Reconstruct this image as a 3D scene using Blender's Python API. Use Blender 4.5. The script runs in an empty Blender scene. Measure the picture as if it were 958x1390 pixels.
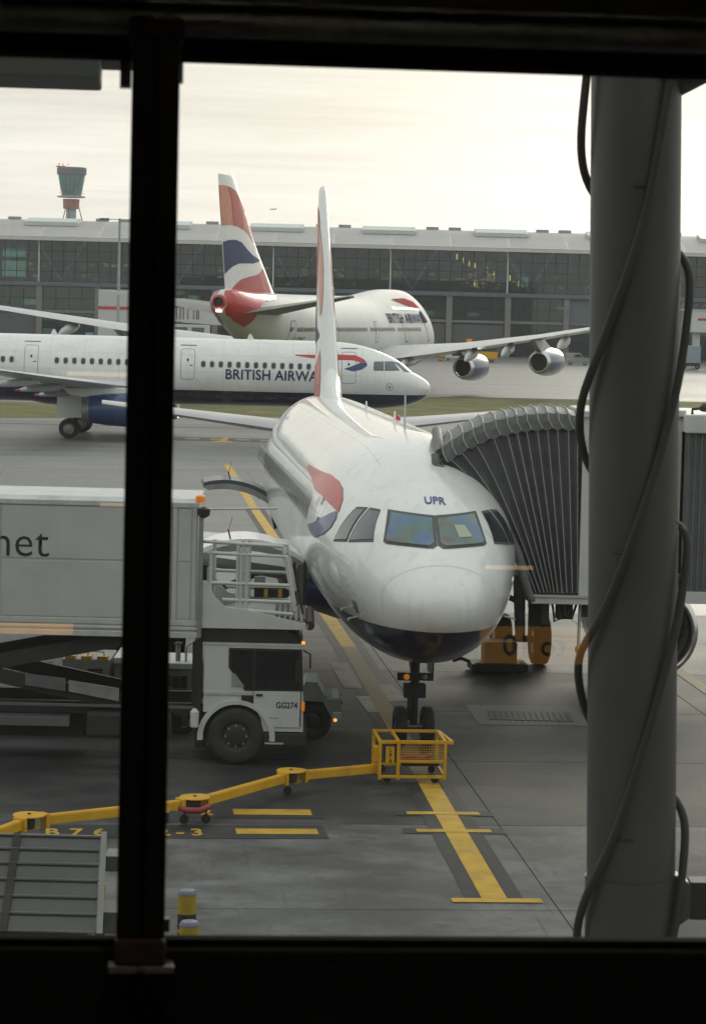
import bpy, bmesh, math, random
from mathutils import Vector, Matrix
from mathutils.bvhtree import BVHTree
from mathutils.geometry import tessellate_polygon
random.seed(7)
R = math.radians
C = bpy.context.scene.collection
SC = bpy.context.scene

# ------------------------------------------------------------------ camera
cd = bpy.data.cameras.new('camera')
cam = bpy.data.objects.new('camera', cd)
C.objects.link(cam)
EYE = 8.227
cam.location = (0, 0, EYE)
cam.rotation_mode = 'QUATERNION'
cam.rotation_quaternion = (Matrix.Rotation(math.pi / 2 - 0.0767, 3, 'X') @ Matrix.Rotation(0.025, 3, 'Z')).to_quaternion()
cd.sensor_fit = 'HORIZONTAL'
cd.sensor_width = 24.0
cd.lens = 3582.0 / 958.0 * 24.0
cd.clip_start = 0.05
cd.clip_end = 12000
cd.dof.use_dof = True
cd.dof.focus_distance = 58
cd.dof.aperture_fstop = 13
SC.camera = cam

# ------------------------------------------------------------------ world and sun
SUN_AZ, SUN_EL = R(14), R(13)          # beyond the far building, to the right
w = bpy.data.worlds.new('World'); SC.world = w; w.use_nodes = True
nt = w.node_tree; nt.nodes.clear()
N = nt.nodes.new; L = nt.links.new
out = N('ShaderNodeOutputWorld')
sky = N('ShaderNodeTexSky'); sky.sky_type = 'NISHITA'; sky.sun_disc = False
sky.sun_elevation = SUN_EL; sky.sun_rotation = SUN_AZ; sky.air_density = 1.4; sky.dust_density = 3
bg1 = N('ShaderNodeBackground'); bg1.inputs['Strength'].default_value = 0.10
L(sky.outputs[0], bg1.inputs['Color'])
tc = N('ShaderNodeTexCoord'); sep = N('ShaderNodeSeparateXYZ'); L(tc.outputs['Generated'], sep.inputs[0])
mp = N('ShaderNodeMapping'); mp.inputs['Scale'].default_value = (6, 6, 95); mp.inputs['Rotation'].default_value = (R(1.2), 0, 0)
L(tc.outputs['Generated'], mp.inputs[0])
nz = N('ShaderNodeTexNoise'); nz.inputs['Scale'].default_value = 1.0; nz.inputs['Detail'].default_value = 6; nz.inputs['Roughness'].default_value = .55
nz.inputs['Distortion'].default_value = .6
L(mp.outputs[0], nz.inputs['Vector'])
mp2 = N('ShaderNodeMapping'); mp2.inputs['Scale'].default_value = (16, 16, 420); mp2.inputs['Rotation'].default_value = (R(-2), R(1.5), 0)
L(tc.outputs['Generated'], mp2.inputs[0])
nz2 = N('ShaderNodeTexNoise'); nz2.inputs['Scale'].default_value = 1.0; nz2.inputs['Detail'].default_value = 5; nz2.inputs['Distortion'].default_value = .8
L(mp2.outputs[0], nz2.inputs['Vector'])
ramp = N('ShaderNodeValToRGB'); L(sep.outputs['Z'], ramp.inputs[0])
el = ramp.color_ramp.elements
el[0].position = 0.0; el[0].color = (1.0, .975, .915, 1)
el[1].position = 1.0; el[1].color = (.98, 1.0, 1.02, 1)
for p, c in ((.025, (1.0, .972, .915, 1)), (.042, (.90, .882, .852, 1)), (.085, (.765, .757, .745, 1)), (.35, (.86, .87, .87, 1))):
    e = el.new(p); e.color = c
def math_node(op, a, b=None, clamp=False):
    m = N('ShaderNodeMath'); m.operation = op; m.use_clamp = clamp
    for i, v in enumerate((a, b)):
        if v is None: continue
        if isinstance(v, (int, float)): m.inputs[i].default_value = v
        else: L(v, m.inputs[i])
    return m.outputs[0]
dot = N('ShaderNodeVectorMath'); dot.operation = 'DOT_PRODUCT'
L(tc.outputs['Generated'], dot.inputs[0])
dot.inputs[1].default_value = (math.sin(R(6)) * math.cos(R(1.2)), math.cos(R(6)) * math.cos(R(1.2)), math.sin(R(1.2)))
glow = math_node('MULTIPLY', math_node('POWER', math_node('MAXIMUM', dot.outputs['Value'], 0.0), 260.0), 0.52)
glow2 = math_node('MULTIPLY', math_node('POWER', math_node('MAXIMUM', dot.outputs['Value'], 0.0), 12.0), 0.16)
streak = math_node('ADD', math_node('MULTIPLY', nz.outputs[0], .70), math_node('MULTIPLY', nz2.outputs[0], .22))
lum = math_node('ADD', math_node('ADD', glow, glow2), math_node('ADD', streak, .605))
bg2 = N('ShaderNodeBackground'); L(ramp.outputs[0], bg2.inputs['Color']); L(lum, bg2.inputs['Strength'])
mixs = N('ShaderNodeMixShader'); mixs.inputs[0].default_value = .93
L(bg1.outputs[0], mixs.inputs[1]); L(bg2.outputs[0], mixs.inputs[2]); L(mixs.outputs[0], out.inputs['Surface'])

sd = bpy.data.lights.new('sun', 'SUN'); sd.energy = 0.9; sd.angle = R(16); sd.color = (1, .93, .8)
sun = bpy.data.objects.new('sun', sd); C.objects.link(sun)
dv = Vector((math.sin(SUN_AZ) * math.cos(SUN_EL), math.cos(SUN_AZ) * math.cos(SUN_EL), math.sin(SUN_EL)))
sun.rotation_mode = 'QUATERNION'; sun.rotation_quaternion = dv.to_track_quat('Z', 'Y')
sun.location = (60, 300, 120)

SC.view_settings.view_transform = 'Standard'; SC.view_settings.look = 'None'
SC.view_settings.exposure = 0.08; SC.view_settings.gamma = 1
SC.render.engine = 'CYCLES'
SC.cycles.use_denoising = True
SC.cycles.max_bounces = 7; SC.cycles.diffuse_bounces = 3; SC.cycles.glossy_bounces = 4
SC.cycles.transparent_max_bounces = 12; SC.cycles.transmission_bounces = 4
SC.cycles.caustics_reflective = False; SC.cycles.caustics_refractive = False

# ------------------------------------------------------------------ materials
MATS = {}
def mat(name, col, rough=.6, metal=0.0, var=.12, scale=3.0, coat=0.0, emit=None, estr=0, bump=0.0, dirt=0.0, dirtcol=(.05, .045, .04), spec=.5):
    if name in MATS: return MATS[name]
    m = bpy.data.materials.new(name); m.use_nodes = True
    t = m.node_tree; b = t.nodes['Principled BSDF']
    b.inputs['Roughness'].default_value = rough; b.inputs['Metallic'].default_value = metal
    b.inputs['Specular IOR Level'].default_value = spec
    b.inputs['Coat Weight'].default_value = coat; b.inputs['Coat Roughness'].default_value = .06
    co = t.nodes.new('ShaderNodeTexCoord')
    n = t.nodes.new('ShaderNodeTexNoise'); n.inputs['Scale'].default_value = scale; n.inputs['Detail'].default_value = 6
    n.inputs['Roughness'].default_value = .62
    t.links.new(co.outputs['Object'], n.inputs['Vector'])
    r = t.nodes.new('ShaderNodeValToRGB')
    a = [max(0, c * (1 - var)) for c in col]; z = [min(1, c * (1 + var)) for c in col]
    r.color_ramp.elements[0].position = .3; r.color_ramp.elements[1].position = .7
    r.color_ramp.elements[0].color = (*a, 1); r.color_ramp.elements[1].color = (*z, 1)
    t.links.new(n.outputs[0], r.inputs[0]); last = r.outputs[0]
    if dirt:
        n2 = t.nodes.new('ShaderNodeTexNoise'); n2.inputs['Scale'].default_value = scale * .6; n2.inputs['Detail'].default_value = 9
        n2.inputs['Roughness'].default_value = .7
        t.links.new(co.outputs['Object'], n2.inputs['Vector'])
        r2 = t.nodes.new('ShaderNodeValToRGB'); r2.color_ramp.elements[0].position = .5; r2.color_ramp.elements[1].position = .72
        r2.color_ramp.elements[0].color = (0, 0, 0, 1); r2.color_ramp.elements[1].color = (dirt, dirt, dirt, 1)
        t.links.new(n2.outputs[0], r2.inputs[0])
        mx = t.nodes.new('ShaderNodeMixRGB'); mx.inputs[2].default_value = (*dirtcol, 1)
        t.links.new(r2.outputs[0], mx.inputs[0]); t.links.new(last, mx.inputs[1]); last = mx.outputs[0]
    t.links.new(last, b.inputs['Base Color'])
    if emit:
        b.inputs['Emission Color'].default_value = (*emit, 1); b.inputs['Emission Strength'].default_value = estr
    if bump:
        bp = t.nodes.new('ShaderNodeBump'); bp.inputs['Strength'].default_value = bump; bp.inputs['Distance'].default_value = .02
        t.links.new(n.outputs[0], bp.inputs['Height']); t.links.new(bp.outputs[0], b.inputs['Normal'])
    MATS[name] = m
    return m

def glass(name, tint, refl_ior=1.45, rough=0.0, body=None, body_fac=0.0, dust=0.0):
    """thin pane: clear tinted body with fresnel reflection, optionally part opaque"""
    if name in MATS: return MATS[name]
    m = bpy.data.materials.new(name); m.use_nodes = True
    t = m.node_tree; t.nodes.clear()
    o = t.nodes.new('ShaderNodeOutputMaterial')
    tr = t.nodes.new('ShaderNodeBsdfTransparent'); tr.inputs[0].default_value = (*tint, 1)
    gl = t.nodes.new('ShaderNodeBsdfGlossy'); gl.inputs['Roughness'].default_value = rough; gl.inputs['Color'].default_value = (.95, .97, .96, 1)
    fr = t.nodes.new('ShaderNodeFresnel'); fr.inputs[0].default_value = refl_ior
    base = tr.outputs[0]
    if body:
        df = t.nodes.new('ShaderNodeBsdfDiffuse'); df.inputs[0].default_value = (*body, 1)
        co = t.nodes.new('ShaderNodeTexCoord'); n = t.nodes.new('ShaderNodeTexNoise'); n.inputs['Scale'].default_value = .8
        t.links.new(co.outputs['Object'], n.inputs['Vector'])
        ma = t.nodes.new('ShaderNodeMath'); ma.operation = 'MULTIPLY'; ma.inputs[1].default_value = body_fac * 2; ma.use_clamp = True
        t.links.new(n.outputs[0], ma.inputs[0])
        m0 = t.nodes.new('ShaderNodeMixShader'); t.links.new(ma.outputs[0], m0.inputs[0])
        t.links.new(tr.outputs[0], m0.inputs[1]); t.links.new(df.outputs[0], m0.inputs[2]); base = m0.outputs[0]
    if dust:
        tl = t.nodes.new('ShaderNodeBsdfTranslucent'); tl.inputs[0].default_value = (.8, .8, .78, 1)
        co = t.nodes.new('ShaderNodeTexCoord'); n = t.nodes.new('ShaderNodeTexNoise'); n.inputs['Scale'].default_value = 3.5; n.inputs['Detail'].default_value = 4
        t.links.new(co.outputs['Object'], n.inputs['Vector'])
        ma = t.nodes.new('ShaderNodeMath'); ma.operation = 'MULTIPLY'; ma.inputs[1].default_value = dust * 2; t.links.new(n.outputs[0], ma.inputs[0])
        m0 = t.nodes.new('ShaderNodeMixShader'); t.links.new(ma.outputs[0], m0.inputs[0]); t.links.new(base, m0.inputs[1]); t.links.new(tl.outputs[0], m0.inputs[2]); base = m0.outputs[0]
    mx = t.nodes.new('ShaderNodeMixShader')
    t.links.new(fr.outputs[0], mx.inputs[0]); t.links.new(base, mx.inputs[1]); t.links.new(gl.outputs[0], mx.inputs[2])
    t.links.new(mx.outputs[0], o.inputs[0])
    MATS[name] = m
    return m

def concrete(name, c0, c1, stain, scale=.35, streak=(1, 1, 1), rough=(.45, .8), stain_amt=.75):
    if name in MATS: return MATS[name]
    m = bpy.data.materials.new(name); m.use_nodes = True
    t = m.node_tree; b = t.nodes['Principled BSDF']; NN = t.nodes.new; LL = t.links.new
    g = NN('ShaderNodeNewGeometry')
    mp = NN('ShaderNodeMapping'); mp.inputs['Rotation'].default_value = (0, 0, -.0868); LL(g.outputs['Position'], mp.inputs[0])
    n1 = NN('ShaderNodeTexNoise'); n1.inputs['Scale'].default_value = scale; n1.inputs['Detail'].default_value = 9; n1.inputs['Roughness'].default_value = .68
    LL(mp.outputs[0], n1.inputs['Vector'])
    r1 = NN('ShaderNodeValToRGB'); r1.color_ramp.elements[0].position = .40; r1.color_ramp.elements[1].position = .61
    r1.color_ramp.elements[0].color = (*c0, 1); r1.color_ramp.elements[1].color = (*c1, 1); LL(n1.outputs[0], r1.inputs[0])
    nf = NN('ShaderNodeTexNoise'); nf.inputs['Scale'].default_value = 38; nf.inputs['Detail'].default_value = 5; LL(mp.outputs[0], nf.inputs['Vector'])
    rf = NN('ShaderNodeValToRGB'); rf.color_ramp.elements[0].color = (.72, .72, .72, 1); rf.color_ramp.elements[1].color = (1.2, 1.2, 1.2, 1)
    LL(nf.outputs[0], rf.inputs[0])
    mu = NN('ShaderNodeMixRGB'); mu.blend_type = 'MULTIPLY'; mu.inputs[0].default_value = 1; LL(r1.outputs[0], mu.inputs[1]); LL(rf.outputs[0], mu.inputs[2])
    ms = NN('ShaderNodeMapping'); ms.inputs['Scale'].default_value = streak; LL(mp.outputs[0], ms.inputs[0])
    n2 = NN('ShaderNodeTexNoise'); n2.inputs['Scale'].default_value = scale * 1.7; n2.inputs['Detail'].default_value = 7; n2.inputs['Roughness'].default_value = .6
    n2.inputs['Distortion'].default_value = .4
    LL(ms.outputs[0], n2.inputs['Vector'])
    r2 = NN('ShaderNodeValToRGB'); r2.color_ramp.elements[0].position = .47; r2.color_ramp.elements[1].position = .68
    r2.color_ramp.elements[0].color = (0, 0, 0, 1); r2.color_ramp.elements[1].color = (stain_amt,) * 3 + (1,); LL(n2.outputs[0], r2.inputs[0])
    mx = NN('ShaderNodeMixRGB'); mx.inputs[2].default_value = (*stain, 1); LL(r2.outputs[0], mx.inputs[0]); LL(mu.outputs[0], mx.inputs[1])
    n3 = NN('ShaderNodeTexNoise'); n3.inputs['Scale'].default_value = 2.6; n3.inputs['Detail'].default_value = 10; n3.inputs['Roughness'].default_value = .72; n3.inputs['Distortion'].default_value = .8
    LL(mp.outputs[0], n3.inputs['Vector'])
    r3 = NN('ShaderNodeValToRGB'); r3.color_ramp.elements[0].position = .53; r3.color_ramp.elements[1].position = .66
    r3.color_ramp.elements[0].color = (0, 0, 0, 1); r3.color_ramp.elements[1].color = (.6, .6, .6, 1); LL(n3.outputs[0], r3.inputs[0])
    mx3 = NN('ShaderNodeMixRGB'); mx3.inputs[2].default_value = (*stain, 1); LL(r3.outputs[0], mx3.inputs[0]); LL(mx.outputs[0], mx3.inputs[1])
    ms4 = NN('ShaderNodeMapping'); ms4.inputs['Scale'].default_value = (9, .35, 1); ms4.inputs['Rotation'].default_value = (0, 0, .2); LL(mp.outputs[0], ms4.inputs[0])
    n4 = NN('ShaderNodeTexNoise'); n4.inputs['Scale'].default_value = .8; n4.inputs['Detail'].default_value = 6; LL(ms4.outputs[0], n4.inputs['Vector'])
    r4 = NN('ShaderNodeValToRGB'); r4.color_ramp.elements[0].position = .6; r4.color_ramp.elements[1].position = .74
    r4.color_ramp.elements[0].color = (0, 0, 0, 1); r4.color_ramp.elements[1].color = (.5, .5, .5, 1); LL(n4.outputs[0], r4.inputs[0])
    mx4 = NN('ShaderNodeMixRGB'); mx4.inputs[2].default_value = (*stain, 1); LL(r4.outputs[0], mx4.inputs[0]); LL(mx3.outputs[0], mx4.inputs[1]); mx = mx4
    LL(mx.outputs[0], b.inputs['Base Color'])
    rr = NN('ShaderNodeMapRange'); rr.inputs[3].default_value = rough[0]; rr.inputs[4].default_value = rough[1]
    LL(n1.outputs[0], rr.inputs[0]); LL(rr.outputs[0], b.inputs['Roughness'])
    bp = NN('ShaderNodeBump'); bp.inputs['Strength'].default_value = .25; bp.inputs['Distance'].default_value = .01
    LL(nf.outputs[0], bp.inputs['Height']); LL(bp.outputs[0], b.inputs['Normal'])
    MATS[name] = m
    return m

def paint_marking(name, col, worn=(.1, .1, .095), amt=.55):
    return mat(name, col, rough=.65, var=.18, scale=2.2, dirt=amt, dirtcol=worn, bump=.1)

def livery(name, zline, tilt=0.0):
    """white over navy aircraft paint, split at a fixed height on the airframe"""
    if name in MATS: return MATS[name]
    m = bpy.data.materials.new(name); m.use_nodes = True
    t = m.node_tree; b = t.nodes['Principled BSDF']; NN = t.nodes.new; LL = t.links.new
    co = NN('ShaderNodeTexCoord'); s = NN('ShaderNodeSeparateXYZ'); LL(co.outputs['Object'], s.inputs[0])
    c = NN('ShaderNodeMath'); c.operation = 'GREATER_THAN'; c.inputs[1].default_value = zline; LL(s.outputs['Z'], c.inputs[0])
    n = NN('ShaderNodeTexNoise'); n.inputs['Scale'].default_value = 1.1; n.inputs['Detail'].default_value = 8
    mpn = NN('ShaderNodeMapping'); mpn.inputs['Scale'].default_value = (.5, 1, 1.6); LL(co.outputs['Object'], mpn.inputs[0]); LL(mpn.outputs[0], n.inputs['Vector'])
    r = NN('ShaderNodeValToRGB'); r.color_ramp.elements[0].position = .3; r.color_ramp.elements[1].position = .62
    r.color_ramp.elements[0].color = (.72, .73, .70, 1); r.color_ramp.elements[1].color = (.80, .81, .785, 1); LL(n.outputs[0], r.inputs[0])
    mx = NN('ShaderNodeMixRGB'); mx.inputs[1].default_value = (.010, .016, .055, 1); LL(c.outputs[0], mx.inputs[0]); LL(r.outputs[0], mx.inputs[2])
    def line(sock, spacing, wd):
        f_ = NN('ShaderNodeMath'); f_.operation = 'PINGPONG'; f_.inputs[1].default_value = spacing / 2; LL(sock, f_.inputs[0])
        g_ = NN('ShaderNodeMath'); g_.operation = 'LESS_THAN'; g_.inputs[1].default_value = wd; LL(f_.outputs[0], g_.inputs[0]); return g_.outputs[0]
    sq = NN('ShaderNodeMath'); sq.operation = 'ARCTAN2'; zz_ = NN('ShaderNodeMath'); zz_.operation = 'SUBTRACT'; zz_.inputs[1].default_value = 3.8
    LL(s.outputs['Z'], zz_.inputs[0]); LL(zz_.outputs[0], sq.inputs[0]); LL(s.outputs['Y'], sq.inputs[1])
    past = NN('ShaderNodeMath'); past.operation = 'GREATER_THAN'; past.inputs[1].default_value = 3.9; LL(s.outputs['X'], past.inputs[0])
    mxl = NN('ShaderNodeMath'); mxl.operation = 'MAXIMUM'; LL(line(s.outputs['X'], 2.132, .008), mxl.inputs[0]); LL(line(sq.outputs[0], .55, .004), mxl.inputs[1])
    pl = NN('ShaderNodeMath'); pl.operation = 'MULTIPLY'; LL(mxl.outputs[0], pl.inputs[0]); LL(past.outputs[0], pl.inputs[1])
    pl2 = NN('ShaderNodeMath'); pl2.operation = 'MULTIPLY'; pl2.inputs[1].default_value = .45; LL(pl.outputs[0], pl2.inputs[0])
    nst = NN('ShaderNodeTexNoise'); nst.inputs['Scale'].default_value = 1.0; nst.inputs['Detail'].default_value = 7
    mst = NN('ShaderNodeMapping'); mst.inputs['Scale'].default_value = (5.5, 5.5, .6); LL(co.outputs['Object'], mst.inputs[0]); LL(mst.outputs[0], nst.inputs['Vector'])
    rst = NN('ShaderNodeValToRGB'); rst.color_ramp.elements[0].position = .52; rst.color_ramp.elements[1].position = .75
    rst.color_ramp.elements[0].color = (0, 0, 0, 1); rst.color_ramp.elements[1].color = (.20, .20, .20, 1); LL(nst.outputs[0], rst.inputs[0])
    m1 = NN('ShaderNodeMixRGB'); m1.inputs[2].default_value = (.30, .29, .26, 1); LL(rst.outputs[0], m1.inputs[0]); LL(mx.outputs[0], m1.inputs[1])
    m2 = NN('ShaderNodeMixRGB'); m2.inputs[2].default_value = (.16, .16, .15, 1); LL(pl2.outputs[0], m2.inputs[0]); LL(m1.outputs[0], m2.inputs[1])
    LL(m2.outputs[0], b.inputs['Base Color'])
    b.inputs['Roughness'].default_value = .28; b.inputs['Coat Weight'].default_value = .7; b.inputs['Coat Roughness'].default_value = .05
    MATS[name] = m
    return m

M = dict(
    white=mat('aircraft_white', (.77, .78, .755), .35, var=.05, scale=1.2, coat=.4),
    navy=mat('navy_paint', (.012, .02, .075), .35, var=.1, coat=.4),
    red=mat('red_paint', (.48, .032, .03), .4, var=.12, coat=.3),
    orange_red=mat('orange_red_paint', (.62, .20, .10), .4, var=.25, scale=.8, coat=.3),
    blue=mat('mid_blue_paint', (.022, .055, .155), .35, var=.15, coat=.4),
    wing=mat('wing_grey', (.50, .51, .51), .4, var=.08, scale=.8, coat=.2),
    wing_dark=mat('wing_lower_grey', (.20, .205, .20), .5, var=.1, scale=.8),
    bare=mat('bare_metal', (.62, .62, .60), .28, 1.0, var=.06),
    steel=mat('dull_steel', (.30, .30, .29), .5, .7, var=.15, dirt=.3),
    dark=mat('dark_metal', (.028, .028, .027), .6, .2, var=.3, dirt=.2),
    black=mat('black_plastic', (.012, .012, .012), .55, var=.3),
    rubber=mat('tyre_rubber', (.022, .022, .022), .8, var=.3, scale=6, dirt=.4, dirtcol=(.06, .055, .05)),
    seal=mat('seal_grey', (.10, .105, .105), .7),
    cabin=mat('cabin_window', (.03, .036, .04), .12, var=.2),
    cockpit=mat('cockpit_glass', (.02, .035, .045), .06, var=.5, scale=1.5, coat=1),
    yellow=mat('safety_yellow', (.66, .36, .010), .45, var=.12, scale=3, dirt=.35, dirtcol=(.13, .08, .02)),
    mark=paint_marking('yellow_marking', (.50, .30, .010), (.09, .075, .05), .6),
    markblk=paint_marking('black_marking', (.013, .0135, .014), (.05, .05, .048)),
    truckw=mat('truck_white', (.52, .54, .51), .5, var=.06, scale=1.5, dirt=.28, dirtcol=(.25, .25, .22)),
    boxgrey=mat('box_grey_green', (.45, .465, .44), .5, var=.06, scale=1.2, dirt=.2, dirtcol=(.2, .21, .19)),
    alu=mat('aluminium_trim', (.52, .54, .52), .42, .3, var=.1, dirt=.25),
    amber=mat('amber_lens', (.62, .17, .02), .25, var=.1, emit=(1, .32, .03), estr=.25),
    amber_lit=mat('amber_lit', (.7, .2, .02), .25, var=.1, emit=(1, .35, .04), estr=1.6),
    redlit=mat('red_lit', (.7, .05, .03), .3, var=.1, emit=(1, .10, .06), estr=4),
    whitelit=mat('white_lit', (.8, .7, .7), .3, var=.1, emit=(1, .85, .82), estr=5),
    bellow=mat('bellows_fabric', (.055, .058, .061), .62, var=.3, scale=2.5, dirt=.2, dirtcol=(.1, .1, .1)),
    rib=mat('bellows_rib', (.33, .33, .31), .6, var=.15),
    hood=mat('bellows_hood', (.125, .13, .127), .6, var=.3, scale=5, dirt=.5, dirtcol=(.2, .2, .19)),
    bridge=mat('bridge_white', (.56, .57, .54), .55, var=.06, dirt=.3, dirtcol=(.3, .3, .27)),
    corrug=mat('corrugated_grey', (.12, .13, .13), .5, .2, var=.12, dirt=.3),
    column=mat('column_grey', (.068, .067, .061), .45, .1, var=.1, scale=2, dirt=.25, dirtcol=(.08, .08, .07)),
    cable=mat('cable_black', (.036, .036, .034), .7, var=.2),
    frame=mat('frame_black', (.012, .0115, .012), .45, .2, var=.3, scale=20),
    framegrey=mat('frame_grey', (.30, .31, .29), .45, .3, var=.2, scale=20),
    gasket=mat('gasket_rubber', (.008, .008, .008), .95, var=.2, spec=.03),
    rust=mat('rust_brown', (.035, .02, .018), .7, var=.4, scale=30),
    shoe=mat('shoe_grey', (.20, .20, .185), .5, .3, var=.2, scale=30),
    bolgrey=mat('bollard_cap', (.14, .15, .18), .5, var=.1),
    bolyel=mat('bollard_yellow', (.34, .25, .015), .5, var=.15, dirt=.35, dirtcol=(.1, .08, .03)),
    bolblk=mat('bollard_black', (.02, .021, .022), .5, var=.2),
    cladding=mat('facade_grey_blue', (.12, .15, .165), .5, .2, var=.1, scale=.2),
    colconc=mat('column_concrete', (.20, .20, .185), .8, var=.12, scale=.5),
    roofm=mat('roof_metal', (.46, .45, .43), .6, .1, var=.1, scale=.12, dirt=.25, dirtcol=(.2, .195, .18)),
    eave=mat('eave_white', (.62, .61, .57), .55, var=.06, scale=.2),
    interior=mat('interior_dark', (.042, .050, .046), .8, var=.5, scale=.08),
    slab=mat('floor_slab', (.12, .125, .12), .8, var=.2),
    strut=mat('strut_pale', (.52, .60, .56), .55, var=.1),
    warmlamp=mat('warm_lamp', (.8, .6, .2), .4, emit=(1, .62, .12), estr=2.2),
    coolglow=mat('pale_screen', (.3, .4, .35), .4, emit=(.55, .8, .65), estr=.38),
    amberglow=mat('amber_glow', (.5, .3, .1), .4, emit=(1, .60, .20), estr=.42),
    towerglass=mat('tower_glass', (.06, .21, .165), .15, var=.5, scale=.12),
    towergrey=mat('tower_grey', (.32, .37, .37), .6, var=.1, scale=.1),
    towerred=mat('tower_red', (.36, .11, .07), .6, var=.15, scale=.3),
    polem=mat('galvanised_pole', (.30, .33, .33), .5, .4, var=.1),
    gse=mat('gse_grey', (.26, .28, .26), .55, var=.1, dirt=.35),
    gsewhite=mat('gse_white', (.58, .59, .56), .5, var=.06, dirt=.25, dirtcol=(.3, .3, .28)),
    bluegrey=mat('trailer_blue_grey', (.26, .33, .36), .5, var=.08, dirt=.2),
    teal=mat('teal_paint', (.03, .16, .15), .5, var=.1),
    lightblue=mat('light_blue_paint', (.2, .36, .55), .5, var=.1),
    paper=mat('paper_sheet', (.42, .48, .36), .8, var=.04),
    wall=mat('lounge_wall', (.10, .10, .095), .8, var=.1),
    terminal=mat('terminal_cladding', (.38, .39, .38), .6, var=.12, scale=.3),
    carpet=mat('lounge_carpet', (.04, .042, .05), .95, var=.25, scale=25),
    signy=mat('sign_amber', (.7, .35, .05), .4, var=.03, emit=(1, .42, .04), estr=.8),
    signz=mat('sign_amber_bright', (.7, .35, .05), .4, var=.03, emit=(1, .42, .04), estr=2.6),
    lampw=mat('lounge_lamp', (.9, .8, .6), .4, var=.03, emit=(1, .62, .26), estr=2.6),
    textblk=mat('lettering_black', (.012, .012, .013), .5, var=.2),
    shade=mat('sunshade_grey', (.13, .14, .13), .6, .2, var=.12),
    louvre=mat('louvre_glass', (.085, .092, .086), .35, .1, var=.15, scale=4, dirt=.3),
    louvrebar=mat('louvre_bar', (.24, .245, .225), .5, .3, var=.1, dirt=.2),
    joint=mat('panel_joint_grey', (.60, .61, .59), .5, var=.05),
    outline=mat('door_outline_grey', (.24, .25, .26), .5, var=.05),
    finblue=mat('tail_navy', (.022, .034, .12), .5, var=.12),
    fuse=livery('airliner_livery', 2.68),
)
M['pane'] = glass('window_pane_glass', (.955, .968, .950), 1.45, dust=.007)
M['bpane'] = glass('facade_glass', (.54, .68, .70), 1.5, .02, body=(.03, .042, .046), body_fac=.16)
M['bpane2'] = glass('facade_glass_green', (.50, .66, .63), 1.55, .02, body=(.03, .05, .05), body_fac=.25)
M['cabglass'] = glass('cab_glass', (.30, .33, .32), 1.5, .02, body=(.02, .022, .022), body_fac=.4)
M['polycarb'] = glass('clear_screen', (.72, .75, .73), 1.4, .05)

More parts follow.
